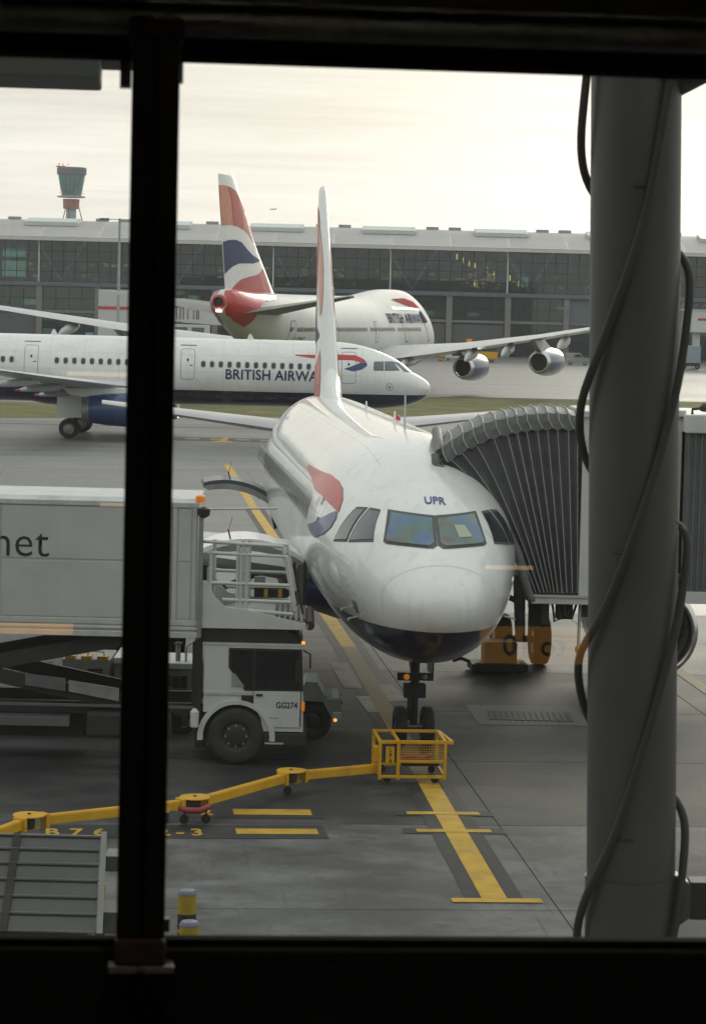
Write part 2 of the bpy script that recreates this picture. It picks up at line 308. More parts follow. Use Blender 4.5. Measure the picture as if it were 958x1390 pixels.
# ------------------------------------------------------------------ helpers
class MB:
    def __init__(s): s.v = []; s.f = []
    def add(s, vs, fs):
        o = len(s.v); s.v += [tuple(p) for p in vs]; s.f += [tuple(o + i for i in q) for q in fs]; return s
    def box(s, x0, x1, y0, y1, z0, z1):
        return s.add([(x0, y0, z0), (x1, y0, z0), (x1, y1, z0), (x0, y1, z0), (x0, y0, z1), (x1, y0, z1), (x1, y1, z1), (x0, y1, z1)],
                     [(0, 3, 2, 1), (4, 5, 6, 7), (0, 1, 5, 4), (1, 2, 6, 5), (2, 3, 7, 6), (3, 0, 4, 7)])
    def beam(s, p, q, w, h=None, up=(0, 0, 1)):
        h = h or w; p = Vector(p); q = Vector(q); d = (q - p).normalized(); u = Vector(up)
        if abs(d.dot(u)) > .98: u = Vector((1, 0, 0))
        sd_ = d.cross(u).normalized(); u = sd_.cross(d)
        vs = [b + sd_ * a * w / 2 + u * c * h / 2 for b in (p, q) for a, c in ((-1, -1), (1, -1), (1, 1), (-1, 1))]
        return s.add(vs, [(3, 2, 1, 0), (4, 5, 6, 7), (0, 1, 5, 4), (1, 2, 6, 5), (2, 3, 7, 6), (3, 0, 4, 7)])
    def tube(s, pts, r, n=8, caps=True):
        pts = [Vector(p) for p in pts]; rs = r if isinstance(r, (list, tuple)) else [r] * len(pts)
        prev = None; rings = []
        for i, p in enumerate(pts):
            d = (pts[min(i + 1, len(pts) - 1)] - pts[max(i - 1, 0)]).normalized()
            if prev is None:
                u = Vector((0, 0, 1)) if abs(d.z) < .9 else Vector((1, 0, 0)); a = d.cross(u).normalized()
            else: a = (prev - d * prev.dot(d)).normalized()
            prev = a; b = d.cross(a)
            rings.append([p + (a * math.cos(2 * math.pi * k / n) + b * math.sin(2 * math.pi * k / n)) * rs[i] for k in range(n)])
        return s.loft(rings, caps)
    def loft(s, rings, caps=True, closed=True):
        n = len(rings[0]); vs = [p for r_ in rings for p in r_]; fs = []
        for i in range(len(rings) - 1):
            for k in range(n if closed else n - 1):
                k2 = (k + 1) % n; fs.append((i * n + k, i * n + k2, (i + 1) * n + k2, (i + 1) * n + k))
        if caps:
            fs.append(tuple(reversed(range(n)))); fs.append(tuple((len(rings) - 1) * n + k for k in range(n)))
        return s.add(vs, fs)
    def lathe(s, prof, c=(0, 0, 0), axis='z', n=24, caps=False):
        rings = []
        for r_, h in prof:
            ring = []
            for k in range(n):
                a = 2 * math.pi * k / n; u, v_ = r_ * math.cos(a), r_ * math.sin(a)
                p = {'z': (u, v_, h), 'x': (h, u, v_), 'y': (v_, h, u)}[axis]
                ring.append((p[0] + c[0], p[1] + c[1], p[2] + c[2]))
            rings.append(ring)
        return s.loft(rings, caps)
    def prism(s, poly, t0, t1, plane='xz'):
        f = {'xz': lambda a, b, t: (a, t, b), 'xy': lambda a, b, t: (a, b, t), 'yz': lambda a, b, t: (t, a, b)}[plane]
        n = len(poly); vs = [f(a, b, t0) for a, b in poly] + [f(a, b, t1) for a, b in poly]
        fs = [(k, (k + 1) % n, n + (k + 1) % n, n + k) for k in range(n)]
        tri = tessellate_polygon([[Vector((a, b, 0)) for a, b in poly]])
        for q in tri: fs.append(tuple(q)); fs.append(tuple(n + i for i in reversed(q)))
        return s.add(vs, fs)
    def build(s, name, m, parent=None, smooth=None, bevel=0):
        me = bpy.data.meshes.new(name); me.from_pydata(s.v, [], s.f)
        bm = bmesh.new(); bm.from_mesh(me)
        bmesh.ops.remove_doubles(bm, verts=bm.verts, dist=1e-5)
        bmesh.ops.recalc_face_normals(bm, faces=bm.faces)
        if bevel: bmesh.ops.bevel(bm, geom=list(bm.edges), offset=bevel, segments=2, affect='EDGES', profile=.6, clamp_overlap=True)
        bm.to_mesh(me); bm.free()
        for mm in (m if isinstance(m, list) else [m]): me.materials.append(mm)
        if smooth is not None:
            me.shade_smooth(); me.set_sharp_from_angle(angle=R(smooth))
        return link(name, me, parent)

def link(name, me, parent=None):
    o = bpy.data.objects.new(name, me); C.objects.link(o)
    if parent: o.parent = parent
    return o
def thing(name, label, cat, loc=(0, 0, 0), rz=0, group=None):
    o = bpy.data.objects.new(name, None); C.objects.link(o); o.empty_display_size = .3
    o.location = loc; o.rotation_euler = (0, 0, rz); return tag(o, label, cat, group)
def tag(o, label, cat, group=None):
    o['label'] = label; o['category'] = cat
    if group: o['group'] = group
    return o
def kind(o, k='structure'): o['kind'] = k; return o
def copy_tree(o, parent=None):
    c = o.copy(); C.objects.link(c); c.parent = parent
    for ch in [x for x in bpy.data.objects if x.parent == o]: copy_tree(ch, c)
    return c
def rrect(cx, cy, w_, h_, r, n=4):
    pts = []
    for (sx, sy, a0) in ((1, 1, 0), (-1, 1, 90), (-1, -1, 180), (1, -1, 270)):
        for k in range(n + 1):
            a = R(a0 + 90 * k / n); pts.append((cx + sx * (w_ / 2 - r) + r * math.cos(a), cy + sy * (h_ / 2 - r) + r * math.sin(a)))
    return pts
def ring2d(outer, inner):
    n = len(outer); return [(outer[k], outer[(k + 1) % n], inner[(k + 1) % n], inner[k]) for k in range(n)]
def flat_bm(polys, maxlen=.25):
    """2D polygons to a finely divided flat bmesh in XY"""
    bm = bmesh.new()
    for poly in polys:
        tri = tessellate_polygon([[Vector((a, b, 0)) for a, b in poly]])
        vs = [bm.verts.new((a, b, 0)) for a, b in poly]
        for q in tri:
            try: bm.faces.new([vs[i] for i in q])
            except ValueError: pass
    divide(bm, maxlen); return bm
def divide(bm, maxlen):
    for _ in range(7):
        es = [e for e in bm.edges if e.calc_length() > maxlen]
        if not es: break
        bmesh.ops.subdivide_edges(bm, edges=es, cuts=1)
        bmesh.ops.triangulate(bm, faces=[f for f in bm.faces if len(f.verts) > 3])
def text_bm(body, size, align='LEFT', bold=0.0, shear=0, sx=1.0, spacing=1.0):
    cu = bpy.data.curves.new('lettering', 'FONT'); cu.body = body; cu.size = size; cu.align_x = align
    cu.offset = bold; cu.shear = shear; cu.space_character = spacing; cu.resolution_u = 3
    o = bpy.data.objects.new('lettering', cu); C.objects.link(o)
    dg = bpy.context.evaluated_depsgraph_get(); me = o.evaluated_get(dg).to_mesh()
    bm = bmesh.new(); bm.from_mesh(me); o.evaluated_get(dg).to_mesh_clear()
    bpy.data.objects.remove(o); bpy.data.curves.remove(cu)
    for v in bm.verts: v.co.x *= sx
    bmesh.ops.triangulate(bm, faces=bm.faces)
    return bm
def bm_obj(name, bm, m, parent=None, smooth=None):
    me = bpy.data.meshes.new(name); bm.to_mesh(me); bm.free(); me.materials.append(m)
    if smooth is not None: me.shade_smooth()
    return link(name, me, parent)
def project(bm, bvh, origin, direction, off):
    """drop a flat bmesh (x,y) onto a surface: origin(u,v) is the ray start"""
    d = Vector(direction).normalized(); dead = []
    for v in bm.verts:
        hit, nrm, _, _ = bvh.ray_cast(Vector(origin(v.co.x, v.co.y)), d)
        if hit is None: dead.append(v); continue
        if nrm.dot(d) > 0: nrm = -nrm
        v.co = hit + nrm * off
    if dead: bmesh.ops.delete(bm, geom=dead, context='VERTS')
    bmesh.ops.recalc_face_normals(bm, faces=bm.faces)
    return bm
def decal(name, polys, bvh, side, off, m, parent, maxlen=.2, bm=None):
    bm = bm or flat_bm(polys, maxlen)
    if side in (1, -1): project(bm, bvh, lambda u, v: (u, side * 40, v), (0, -side, 0), off)      # (x,z) from the side
    elif side == 'front': project(bm, bvh, lambda u, v: (-10, u, v), (1, 0, 0), off)                # (y,z) from ahead
    elif side == 'top': project(bm, bvh, lambda u, v: (u, v, 40), (0, 0, -1), off)                  # (x,y) from above
    return bm_obj(name, bm, m, parent, smooth=1)
def bvh_of(o):
    me = o.data; return BVHTree.FromPolygons([v.co for v in me.vertices], [p.vertices for p in me.polygons])
def lerp(tab, x):
    if x <= tab[0][0]: return tab[0][1:]
    for a, b in zip(tab, tab[1:]):
        if x <= b[0]:
            t = (x - a[0]) / (b[0] - a[0]); return tuple(p + (q - p) * t for p, q in zip(a[1:], b[1:]))
    return tab[-1][1:]
def smooth_tab(tab, x):
    """catmull-rom through the rows of a table"""
    xs = [r_[0] for r_ in tab]
    if x <= xs[0]: return tab[0][1:]
    if x >= xs[-1]: return tab[-1][1:]
    i = max(k for k in range(len(xs) - 1) if xs[k] <= x)
    def tan(k):
        if k == 0: a, b = 0, 1
        elif k == len(xs) - 1: a, b = k - 1, k
        else: a, b = k - 1, k + 1
        return [(q - p) / (xs[b] - xs[a]) for p, q in zip(tab[a][1:], tab[b][1:])]
    h = xs[i + 1] - xs[i]; t = (x - xs[i]) / h; t0, t1 = tan(i), tan(i + 1)
    h00, h10, h01, h11 = 2*t**3-3*t*t+1, t**3-2*t*t+t, -2*t**3+3*t*t, t**3-t*t
    return tuple(h00*p + h10*h*a + h01*q + h11*h*b for p, q, a, b in zip(tab[i][1:], tab[i+1][1:], t0, t1))
YAW = 0.0868
CY, SY = math.cos(YAW), math.sin(YAW)
def fw(a, b, z=0.0):                     # stand frame (across, out from the terminal) to world
    return Vector((a * CY - b * SY, a * SY + b * CY, z))

# ------------------------------------------------------------------ ground
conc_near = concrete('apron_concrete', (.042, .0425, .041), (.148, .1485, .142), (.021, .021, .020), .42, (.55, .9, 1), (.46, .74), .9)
conc_dark = concrete('apron_concrete_dark', (.017, .0175, .017), (.060, .0605, .058), (.007, .007, .0068), .38, (.55, .9, 1), (.50, .78), .85)  # darker mix for the slabs around the nose, cart and truck
conc_mid = concrete('apron_concrete_pale', (.105, .106, .102), (.155, .155, .149), (.055, .055, .053), .25, (.5, 1.6, 1), (.36, .60), .6)
conc_far = concrete('taxiway_concrete', (.105, .106, .102), (.155, .155, .148), (.035, .035, .033), .05, (.25, 3.2, 1), (.40, .65), .75)
grassm = mat('grass_turf', (.125, .128, .040), .9, var=.45, scale=.35, dirt=.5, dirtcol=(.19, .16, .08), bump=.6, spec=.15)
kind(MB().add([(-1500, -200, -.02), (1500, -200, -.02), (1500, 2600, -.02), (-1500, 2600, -.02)], [(0, 1, 2, 3)]).build('ground', conc_far))
jm = mat('joint_sealant', (.026, .026, .025), .8)
def quad_fw(a0, a1, b0, b1, z): return [fw(a0, b0, z), fw(a1, b0, z), fw(a1, b1, z), fw(a0, b1, z)]
SLAB = 6.0
apron = kind(MB().add(quad_fw(-41.9, 48.1, 8, 170, -.012), [(0, 1, 2, 3)]).build('apron', jm))
sb = MB().box(-SLAB / 2 + .011, SLAB / 2 - .011, -SLAB / 2 + .011, SLAB / 2 - .011, -.011, 0)
slab_mesh = None
slab_mesh2 = None
for i in range(15):
    for j in range(19):
        a, b = -38.9 + 6 * i, 20.6 + 6 * j
        if abs(a) > 12 + b * .17: continue
        if slab_mesh is None:
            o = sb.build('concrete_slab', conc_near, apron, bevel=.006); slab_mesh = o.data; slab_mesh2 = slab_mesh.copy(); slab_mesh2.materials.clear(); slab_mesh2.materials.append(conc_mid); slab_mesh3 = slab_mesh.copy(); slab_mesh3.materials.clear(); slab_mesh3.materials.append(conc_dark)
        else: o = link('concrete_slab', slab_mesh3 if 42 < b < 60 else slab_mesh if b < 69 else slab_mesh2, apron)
        p = fw(a, b); o.location = (p.x, p.y, random.uniform(-.003, 0)); o.rotation_euler = (0, 0, YAW)
# rest of the apron beyond the slabs that can be told apart
far = concrete('apron_concrete_far', (.125, .126, .122), (.185, .185, .178), (.06, .06, .058), .16, (.4, 1.2, 1), (.38, .62), .65)
kind(MB().add(quad_fw(-70, 80, 131.7, 172, -.006), [(0, 1, 2, 3)]).build('apron_far', far))
# grass strip between the apron taxilane and the taxiway
def strip(name, near, farr, n, m, z=.03, hump=.12):
    mb = MB(); k = len(near); rows = 9
    def along(pts, t):
        t *= len(pts) - 1; i = min(int(t), len(pts) - 2); f_ = t - i
        return Vector(pts[i]).lerp(Vector(pts[i + 1]), f_)
    vs = []
    for i in range(n + 1):
        p, q = along(near, i / n), along(farr, i / n)
        for r_ in range(rows):
            c = p.lerp(q, r_ / (rows - 1)); e = math.sin(math.pi * r_ / (rows - 1))
            vs.append((c.x, c.y, z - .04 * (1 - e) + hump * e * random.uniform(.6, 1.2)))
    fs = [(i * rows + r_, (i + 1) * rows + r_, (i + 1) * rows + r_ + 1, i * rows + r_ + 1) for i in range(n) for r_ in range(rows - 1)]
    return kind(mb.add(vs, fs).build(name, m, smooth=60))
strip('grass', [(-120, 176), (-25, 185.5), (-8, 197), (8, 209.5), (28, 214), (130, 222)], [(-120, 214), (-26, 216), (-6, 236), (10, 257), (34, 260), (130, 262)], 160, grassm)

def marking(name, pts, m, z): return kind(MB().add([(p[0], p[1], z) for p in pts], [tuple(range(len(pts)))]).build(name, m))
def bar(name, a, b, wid, m, z, ext=0):
    a, b = Vector((*a, 0)), Vector((*b, 0)); d = (b - a).normalized(); s = Vector((-d.y, d.x, 0)) * wid / 2; a = a - d * ext; b = b + d * ext
    return marking(name, [a - s, b - s, b + s, a + s], m, z)
# lead-in line, broken into lengths so that black edging and wear follow it
ll0, ll1 = Vector((2.13, 36.55)), Vector((1.37, 46.4)); ll2 = Vector((-.02, 64.0)); ll3 = Vector((-4.05, 107.7)); ll4 = Vector((-6.6, 137))
bar('line_edging', ll0, ll1, .82, M['markblk'], .004)
bar('line_edging', ll1, ll2, .80, M['markblk'], .004)
bar('line_edging', ll2, ll3, .80, M['markblk'], .004)
bar('lead_in_line', ll0, ll1, .36, M['mark'], .008)
pale = paint_marking('worn_pale_marking', (.20, .155, .05), (.14, .14, .13), .9)
bar('lead_in_line', ll1, ll2, .36, pale, .008)
bar('lead_in_line', ll2, ll3, .36, M['mark'], .008)
bar('lead_in_line', ll3, ll4, .36, M['mark'], .0081)
chalk = paint_marking('worn_white_marking', (.27, .27, .255), (.045, .045, .043), 1.0)
for (p_, q_, w_) in (((.10, 57.0), (-.25, 61.0), .42), ((1.05, 55.2), (.70, 57.6), .50), ((.55, 53.6), (.30, 55.8), .30)): bar('worn_patch', p_, q_, w_, chalk, .0062)
bar('stop_bar', (1.52, 36.42), (2.79, 36.53), .26, M['mark'], .012)
for (p, q) in (((1.13, 41.33), (2.32, 41.44)), ((1.0, 42.78), (2.2, 42.88))):
    bar('stop_bar_edging', p, q, .42, M['markblk'], .006, .22); bar('stop_bar', p, q, .24, M['mark'], .012)
# aircraft type panels
for (p, q, y0) in (((-2.7, 42.45), (-.36, 42.66), 0), ((-4.75, 40.55), (-.3, 41.05), 0)):
    bar('marking_panel', p, q, 1.05, M['markblk'], .004)
bar('type_bar', (-1.83, 42.52), (-.56, 42.63), .48, M['mark'], .008)
bar('type_bar', (-1.71, 40.92), (-.43, 41.06), .42, M['mark'], .008)
def ground_text(body, x, y, size, sx, z=.008, spacing=1.15):
    bm = text_bm(body, size, bold=.02, sx=sx, spacing=spacing)
    o = bm_obj('type_lettering', bm, M['mark']); o.location = (x, y, z); o.rotation_euler = (0, 0, R(6.4)); return kind(o)
ground_text('B76', -4.64, 40.24, .74, .56, spacing=1.75)
ground_text('7 2-3', -3.42, 40.39, .74, .56, spacing=1.45)
ground_text('7 -2', -2.98, 42.11, .74, .56, spacing=1.3)
# taxilane markings by the A-frame turn: arrow and dashes
marking('turn_arrow', [(-8.75, 159.2), (-7.3, 159.2), (-7.55, 161.0), (-7.85, 161.2), (-7.85, 165), (-8.25, 165), (-8.25, 161.2), (-8.6, 161.0)], M['mark'], .008)
marking('marking_panel', [(-14, 160.6), (-2.4, 160.9), (-2.4, 165.2), (-14, 164.9)], M['markblk'], .003)
for k in range(7): bar('dash_marking', (-13.6 + 1.55 * k, 163), (-12.7 + 1.55 * k, 163.05), 1.0, M['mark'], .006)
bar('edge_line', (-60, 175), (60, 184), .5, pale, .006)
# yellow boundary line right of the stand
bar('boundary_line', (7.62, 61.9), (8.5, 50.5), .30, pale, .008)
# cable trench cover in the stand
marking('trench_frame', [(2.62, 52.3), (4.9, 52.5), (4.75, 55.1), (2.45, 54.9)], mat('trench_concrete', (.10, .10, .095), .7, var=.2, scale=4), .004)
g = MB()
for k in range(14): g.box(2.88 + .123 * k, 2.97 + .123 * k, 52.95, 54.15, .006, .016)
tag(g.build('trench_grating', M['dark']), 'dark steel grating set in the apron right of the nose wheel', 'grating')

# ------------------------------------------------------------------ far terminal building
def far_terminal():
    t = thing('terminal_building', 'long glass terminal with a pale curved metal roof across the far side', 'terminal', (0, 500, 0))
    P = 11.05; X0 = 17.2 - 9 * P; NB = 17; X1 = X0 + NB * P
    hid = lambda a: a
    # structure behind the glass
    b = MB()
    for z in (-.01, 6.35, 11.4, 16.1): b.box(X0, X1, .8, 40, z, z + .45)
    b.build('floor_slab', M['slab'], t)
    MB().box(X0, X1, 22, 22.5, 0, 20.5).build('inner_wall', M['interior'], t)
    for xe in (X0 - .5, X1): MB().box(xe, xe + .5, 0, 44, 0, 20.2).build('end_wall', M['cladding'], t)
    MB().box(X0, X1, -.9, .3, 11.15, 12.0).box(X0, X1, -1.1, -.9, 11.3, 11.75).build('walkway_band', M['cladding'], t)
    MB().box(X0, X1, -.35, .1, 6.25, 6.75).build('spandrel', M['colconc'], t)
    MB().box(X0, X1, -1.6, .2, 19.75, 20.5).build('eave', M['eave'], t)
    # roof strips, one per bay, with raised seams
    nR = 9; prof = []
    for k in range(nR + 1):
        a = k / nR; prof.append((-1.7 + 26 * a, 20.52 + 3.75 * math.sin(min(1, a * 1.0) * math.pi / 2)))
    rm = None
    for i in range(NB):
        x0 = X0 + P * i
        if rm is None:
            mb = MB()
            vs = []
            for (y, z) in prof: vs += [(.012, y, z), (P - .012, y, z)]
            mb.add(vs, [(2 * k, 2 * k + 1, 2 * k + 3, 2 * k + 2) for k in range(nR)])
            for s_ in range(1, 22):
                xs = P * s_ / 22
                for k in range(nR):
                    (y, z), (y2, z2) = prof[k], prof[k + 1]
                    mb.add([(xs - .05, y, z + .10), (xs + .05, y, z + .10), (xs + .05, y2, z2 + .10), (xs - .05, y2, z2 + .10)], [(0, 1, 2, 3)])
            o = mb.build('roof_panel', M['roofm'], t); rm = o.data
        else: o = link('roof_panel', rm, t)
        o.location.x = x0
    b = MB()
    b.box(X0, X1, 24.2, 50, 23.6, 24.3); b.build('roof_ridge', M['roofm'], t)
    def roof_z(y): return 20.52 + 3.75 * math.sin((y + 1.7) / 26 * math.pi / 2)
    rl = rv = None
    for k in range(-4, 5):
        xc = 5.6 + 21.6 * k
        if rl is None:
            fr = MB(); ys = (8.5, 15.0)
            fr.prism([(ys[0], roof_z(ys[0]) + .1), (ys[1], roof_z(ys[1]) + .1), (ys[1], roof_z(ys[1]) + .75), (ys[0], roof_z(ys[0]) + .75)], -5.1, 5.1, 'yz')
            o = fr.build('rooflight', M['alu'], t); rl = o.data
            gm = mat('rooflight_glass', (.34, .42, .43), .2, var=.1)
            gp = MB().add([(-4.8, ys[0] + .3, roof_z(ys[0] + .3) + .79), (4.8, ys[0] + .3, roof_z(ys[0] + .3) + .79), (4.8, ys[1] - .3, roof_z(ys[1] - .3) + .79), (-4.8, ys[1] - .3, roof_z(ys[1] - .3) + .79)], [(0, 1, 2, 3)]).build('glazing', gm, o); gl = gp.data
        else:
            o = link('rooflight', rl, t); gp = link('glazing', gl, o)
        o.location.x = xc
        for dx in (8.6, 13.0):
            if rv is None:
                v_ = MB().box(-1.2, 1.2, 20.2, 22.4, roof_z(20) - .1, roof_z(20) + .60).build('roof_vent', mat('roof_vent_grey', (.30, .30, .29), .6), t); rv = v_.data
            else: v_ = link('roof_vent', rv, t)
            v_.location.x = xc + dx
    # columns
    cm = None
    for i in range(NB + 1):
        if cm is None:
            o = MB().box(-.55, .55, -.8, .4, 0, 11.14).build('column', M['colconc'], t); cm = o.data
        else: o = link('column', cm, t)
        o.location.x = X0 + P * i
    # upper glazing
    pm = None; mull = MB(); nC = 5; zs = [12.05 + i * (19.7 - 12.05) / 4 for i in range(5)]
    for i in range(NB):
        for c in range(nC):
            for r_ in range(4):
                if i == 0 and r_ > 1 or i == NB - 1: 
                    continue
                wd, hg = P / nC, zs[1] - zs[0]
                if pm is None:
                    o = MB().box(-wd / 2 + .05, wd / 2 - .05, -.02, .02, -hg / 2 + .05, hg / 2 - .05).build('pane', M['bpane'], t); pm = o.data
                else: o = link('pane', pm, t)
                o.location = (X0 + P * i + wd * (c + .5), random.uniform(-.01, .01), zs[r_] + hg / 2); o.rotation_euler = (random.uniform(-.0012, .0012), 0, random.uniform(-.0012, .0012))
    for i in range(NB * nC + 1):
        x = X0 + P * i / nC; mull.box(x - .07, x + .07, -.14, .1, 12.0, 19.76)
    for z in zs[1:-1]: mull.box(X0, X1, -.12, .08, z - .06, z + .06)
    kind(mull.build('glazing_bars', M['dark'], t), 'stuff')
    pm = None
    for i in range(1, NB, 1):
        x = X0 + P * i
        if pm is None:
            o = MB().box(-.13, .13, -.34, -.14, 11.9, 19.75).build('wind_post', M['strut'], t); pm = o.data
        elif i % 2 == 0: o = link('wind_post', pm, t)
        else: continue
        o.location.x = x - P * .02
    # raking struts behind the glass
    pm = None
    for i in range(0, NB, 2):
        for sgn in (-1, 1):
            if pm is None:
                o = MB().beam((0, .7, 12.3), (4.6, .7, 19.9), .46, .46, up=(0, 1, 0)).build('strut', M['strut'], t); pm = o.data
            else: o = link('strut', pm, t)
            o.location.x = X0 + P * (i + .35); o.scale.x = sgn
            if sgn < 0: o.scale.x = -1
    # lower glazing, two storeys
    lm = None; mull = MB(); n4 = 4
    lows = ((6.8, 11.1), (.25, 6.2))
    for (z0, z1) in lows:
        pm = None
        for i in range(NB):
            for c in range(n4):
                wd = (P - 1.2) / n4
                if pm is None:
                    o = MB().box(-wd / 2 + .06, wd / 2 - .06, -.02, .02, z0 + .05, z1 - .05).build('window', M['bpane2'], t); pm = o.data
                else: o = link('window', pm, t)
                o.location = (X0 + P * i + .6 + wd * (c + .5), .1 + random.uniform(-.01, .01), 0)
                x = X0 + P * i + .6 + wd * c; mull.box(x - .06, x + .06, -.03, .2, z0, z1)
        mull.box(X0, X1, .0, .19, (z0 + z1) / 2 - .05, (z0 + z1) / 2 + .05)
    kind(mull.build('window_frames', M['dark'], t), 'stuff')
    # some opaque panels low down
    for i in (3, 6, 11, 15):
        MB().box(X0 + P * i + .6, X0 + P * (i + 1) - .6, -.1, .0, 6.8, 11.1).build('blank_panel', M['cladding'], t)
    for i in (1, 4, 8, 9, 12):
        MB().box(X0 + P * i + .7, X0 + P * (i + 1) - .7, -.1, .04, .3, 5.9).build('loading_door', M['seal'], t)
    # lamps and lit things seen inside
    b = MB()
    for (px, z0) in ((612, 18.7), (620.5, 18.1), (629, 17.5), (637, 17.0), (654, 16.3), (663, 15.8), (685, 14.9), (697, 13.9), (637, 13.6)):
        x = (px - 479) / 7.16; b.box(x - .12, x + .12, 5, 5.2, z0 - .5, z0 + .55)
    b.build('wall_lamp', M['warmlamp'], t)
    b = MB()
    for k in range(26):
        x = (random.uniform(624, 668) - 479) / 7.16; z = random.uniform(12.8, 15.9); s_ = random.uniform(.15, .5)
        b.box(x - s_, x + s_, 6, 6.3, z - .12, z + .2)
    for k in range(10):
        x = (random.choice((random.uniform(740, 765), random.uniform(15, 30), random.uniform(130, 165), random.uniform(360, 430))) - 479) / 7.16; z = random.uniform(13, 15.6) if x > -30 else random.uniform(15.2, 15.7)
        b.box(x - .35, x + .35, 6, 6.3, z - .15, z + .25)
    for k in range(120):
        x = random.uniform(X0 + 3, X1 - 3); z = random.uniform(12.6, 15.8); s_ = random.uniform(.12, .6)
        b.box(x - s_, x + s_, 3, 3.3, z - .08, z + random.uniform(.06, .3))
    b.build('shop_lights', M['amberglow'], t)
    b = MB()
    for k in range(18):
        x = random.uniform(X0, X1); z = random.choice((7.6, 9.2, 12.9, 13.4, 2.0)); b.box(x - random.uniform(.4, 2.2), x + random.uniform(.4, 2.2), 8, 8.2, z, z + random.uniform(.4, 1.3))
    for (px, z0, z1, wd) in ((5, 12.9, 18.2, 2.2), (707, 13.3, 15.2, .7), (560, 8, 9, 1.8)):
        x = (px - 479) / 7.16; b.box(x - wd, x + wd, 8.6, 8.8, z0, z1)
    b.build('lit_screens', M['coolglow'], t)
    # darker passenger furniture silhouettes
    b = MB()
    for k in range(60):
        x = random.uniform(X0, X1); z = random.choice((12.0, 6.8, 16.55)); b.box(x - random.uniform(.4, 2.5), x + random.uniform(.4, 2.5), 4 + random.random() * 6, 11, z, z + random.uniform(.8, 2.1))
    kind(b.build('furniture', M['seal'], t), 'stuff')
    # small signs between the columns
    for px in (757, 117):
        x = (px - 479) / 7.16; MB().box(x - .75, x + .75, -1.0, -.85, 1.9, 2.6).build('stand_sign', M['lightblue'], t)
    return t
far_terminal()

# ------------------------------------------------------------------ control tower
def control_tower():
    t = thing('control_tower', 'tall airport control tower with flared green glass cab over the far roof', 'tower', (-163.5, 1500, 0))
    MB().lathe([(3.1, 0), (2.9, 62)], n=16).build('shaft', M['towergrey'], t, smooth=40)
    MB().lathe([(4.5, 61), (4.7, 66.3), (4.6, 66.4)], n=20, caps=True).build('red_drum', M['towerred'], t, smooth=40)
    MB().lathe([(6.4, 67.2), (8.0, 67.4), (8.0, 68.0), (6.4, 68.2)], n=24, caps=True).build('gallery', M['towergrey'], t, smooth=30)
    cabm = MB(); n = 16
    for k in range(n):
        a0, a1 = 2 * math.pi * (k + .04) / n, 2 * math.pi * (k + .96) / n
        for (z0, r0, z1, r1) in ((68.2, 5.6, 74.2, 6.7), (74.5, 6.75, 80, 7.7)):
            o = MB().add([(r0 * math.cos(a0), r0 * math.sin(a0), z0), (r0 * math.cos(a1), r0 * math.sin(a1), z0), (r1 * math.cos(a1), r1 * math.sin(a1), z1), (r1 * math.cos(a0), r1 * math.sin(a0), z1)], [(0, 1, 2, 3)]).build('pane', M['towerglass'], t)
    MB().lathe([(5.4, 68.1), (6.55, 74.3), (7.6, 80)], n=16).build('cab_frame', M['dark'], t)
    MB().lathe([(7.7, 80), (8.3, 80.2), (8.4, 83.6), (7.8, 84.2)], n=24, caps=True).build('cab_roof', M['seal'], t, smooth=30)
    b = MB().box(-8.8, -3.5, -1, 1, 84.3, 84.9).box(-7.4, -7.0, -.2, .2, 84.2, 86.6).box(-5, -4.6, -.2, .2, 84.2, 86); b.build('antenna_deck', M['seal'], t)
    b = MB()
    for (x, z) in ((-4.2, 85.0), (-1.2, 84.9), (-5.2, 69.2), (7.4, 68.8)): b.box(x - .5, x + .5, -8.4, -7.4, z, z + .9)
    b.build('obstruction_lamp', M['redlit'], t)
    b = MB()
    for a in (20, 140, 262): b.tube([(4.2 * math.cos(R(a)), 4.2 * math.sin(R(a)), 63), (16 * math.cos(R(a)), 16 * math.sin(R(a)), 20)], .28, 6)
    b.build('stay_cable', M['seal'], t)
control_tower()
def lamp_post(x, y, h, label):
    t = thing('lamp_post', label, 'lamp post', (x, y, 0))
    MB().lathe([(.28, 0), (.28, .5), (.24, .6), (.13, h)], n=12, caps=True).build('pole', M['polem'], t, smooth=40)
    MB().beam((-1.9, 0, h - .15), (1.9, 0, h - .15), .09).build('cross_arm', M['polem'], t)
    for s in (-1, 1): MB().box(s * 1.9 - .6, s * 1.9 + .6, -.3, .3, h - .28, h - .02).build('lamp_head', M['seal'], t, bevel=.05)
lamp_post(-29.9, 330, 18.8, 'tall galvanised lamp post with two arms before the far terminal')

# ------------------------------------------------------------------ aircraft parts
def fus_rings(tab, xs, n=64, dz=0.0):
    rings = []
    for x in xs:
        zt, zb, hw, zc = smooth_tab(tab, x); hw = max(hw, .004)
        ring = []
        for k in range(n):
            a = 2 * math.pi * (k + .5) / n; c, s = math.cos(a), math.sin(a)
            ring.append((x, hw * c, zc + (zt - zc + .003) * s + dz if s > 0 else zc + (zc - zb + .003) * s + dz))
        rings.append(ring)
    return rings
def airfoil(y, xle, ch, z, th, twist=0.0, n=9):
    up = []; lo = []
    for i in range(n):
        t = (1 - math.cos(math.pi * i / (n - 1))) / 2
        yt = 5 * th * (.2969 * math.sqrt(t) - .126 * t - .3516 * t * t + .2843 * t ** 3 - .1036 * t ** 4)
        cam_ = .02 * math.sin(math.pi * t)
        dzt = -twist * (t - .3)
        up.append((xle + ch * t, y, z + ch * (yt * 1.05 + cam_ + dzt))); lo.append((xle + ch * t, y, z + ch * (-yt * .95 + cam_ + dzt)))
    return up + lo[-2:0:-1]
def wing_mesh(secs, n=9): return MB().loft([airfoil(*s, n=n) for s in secs], caps=True)
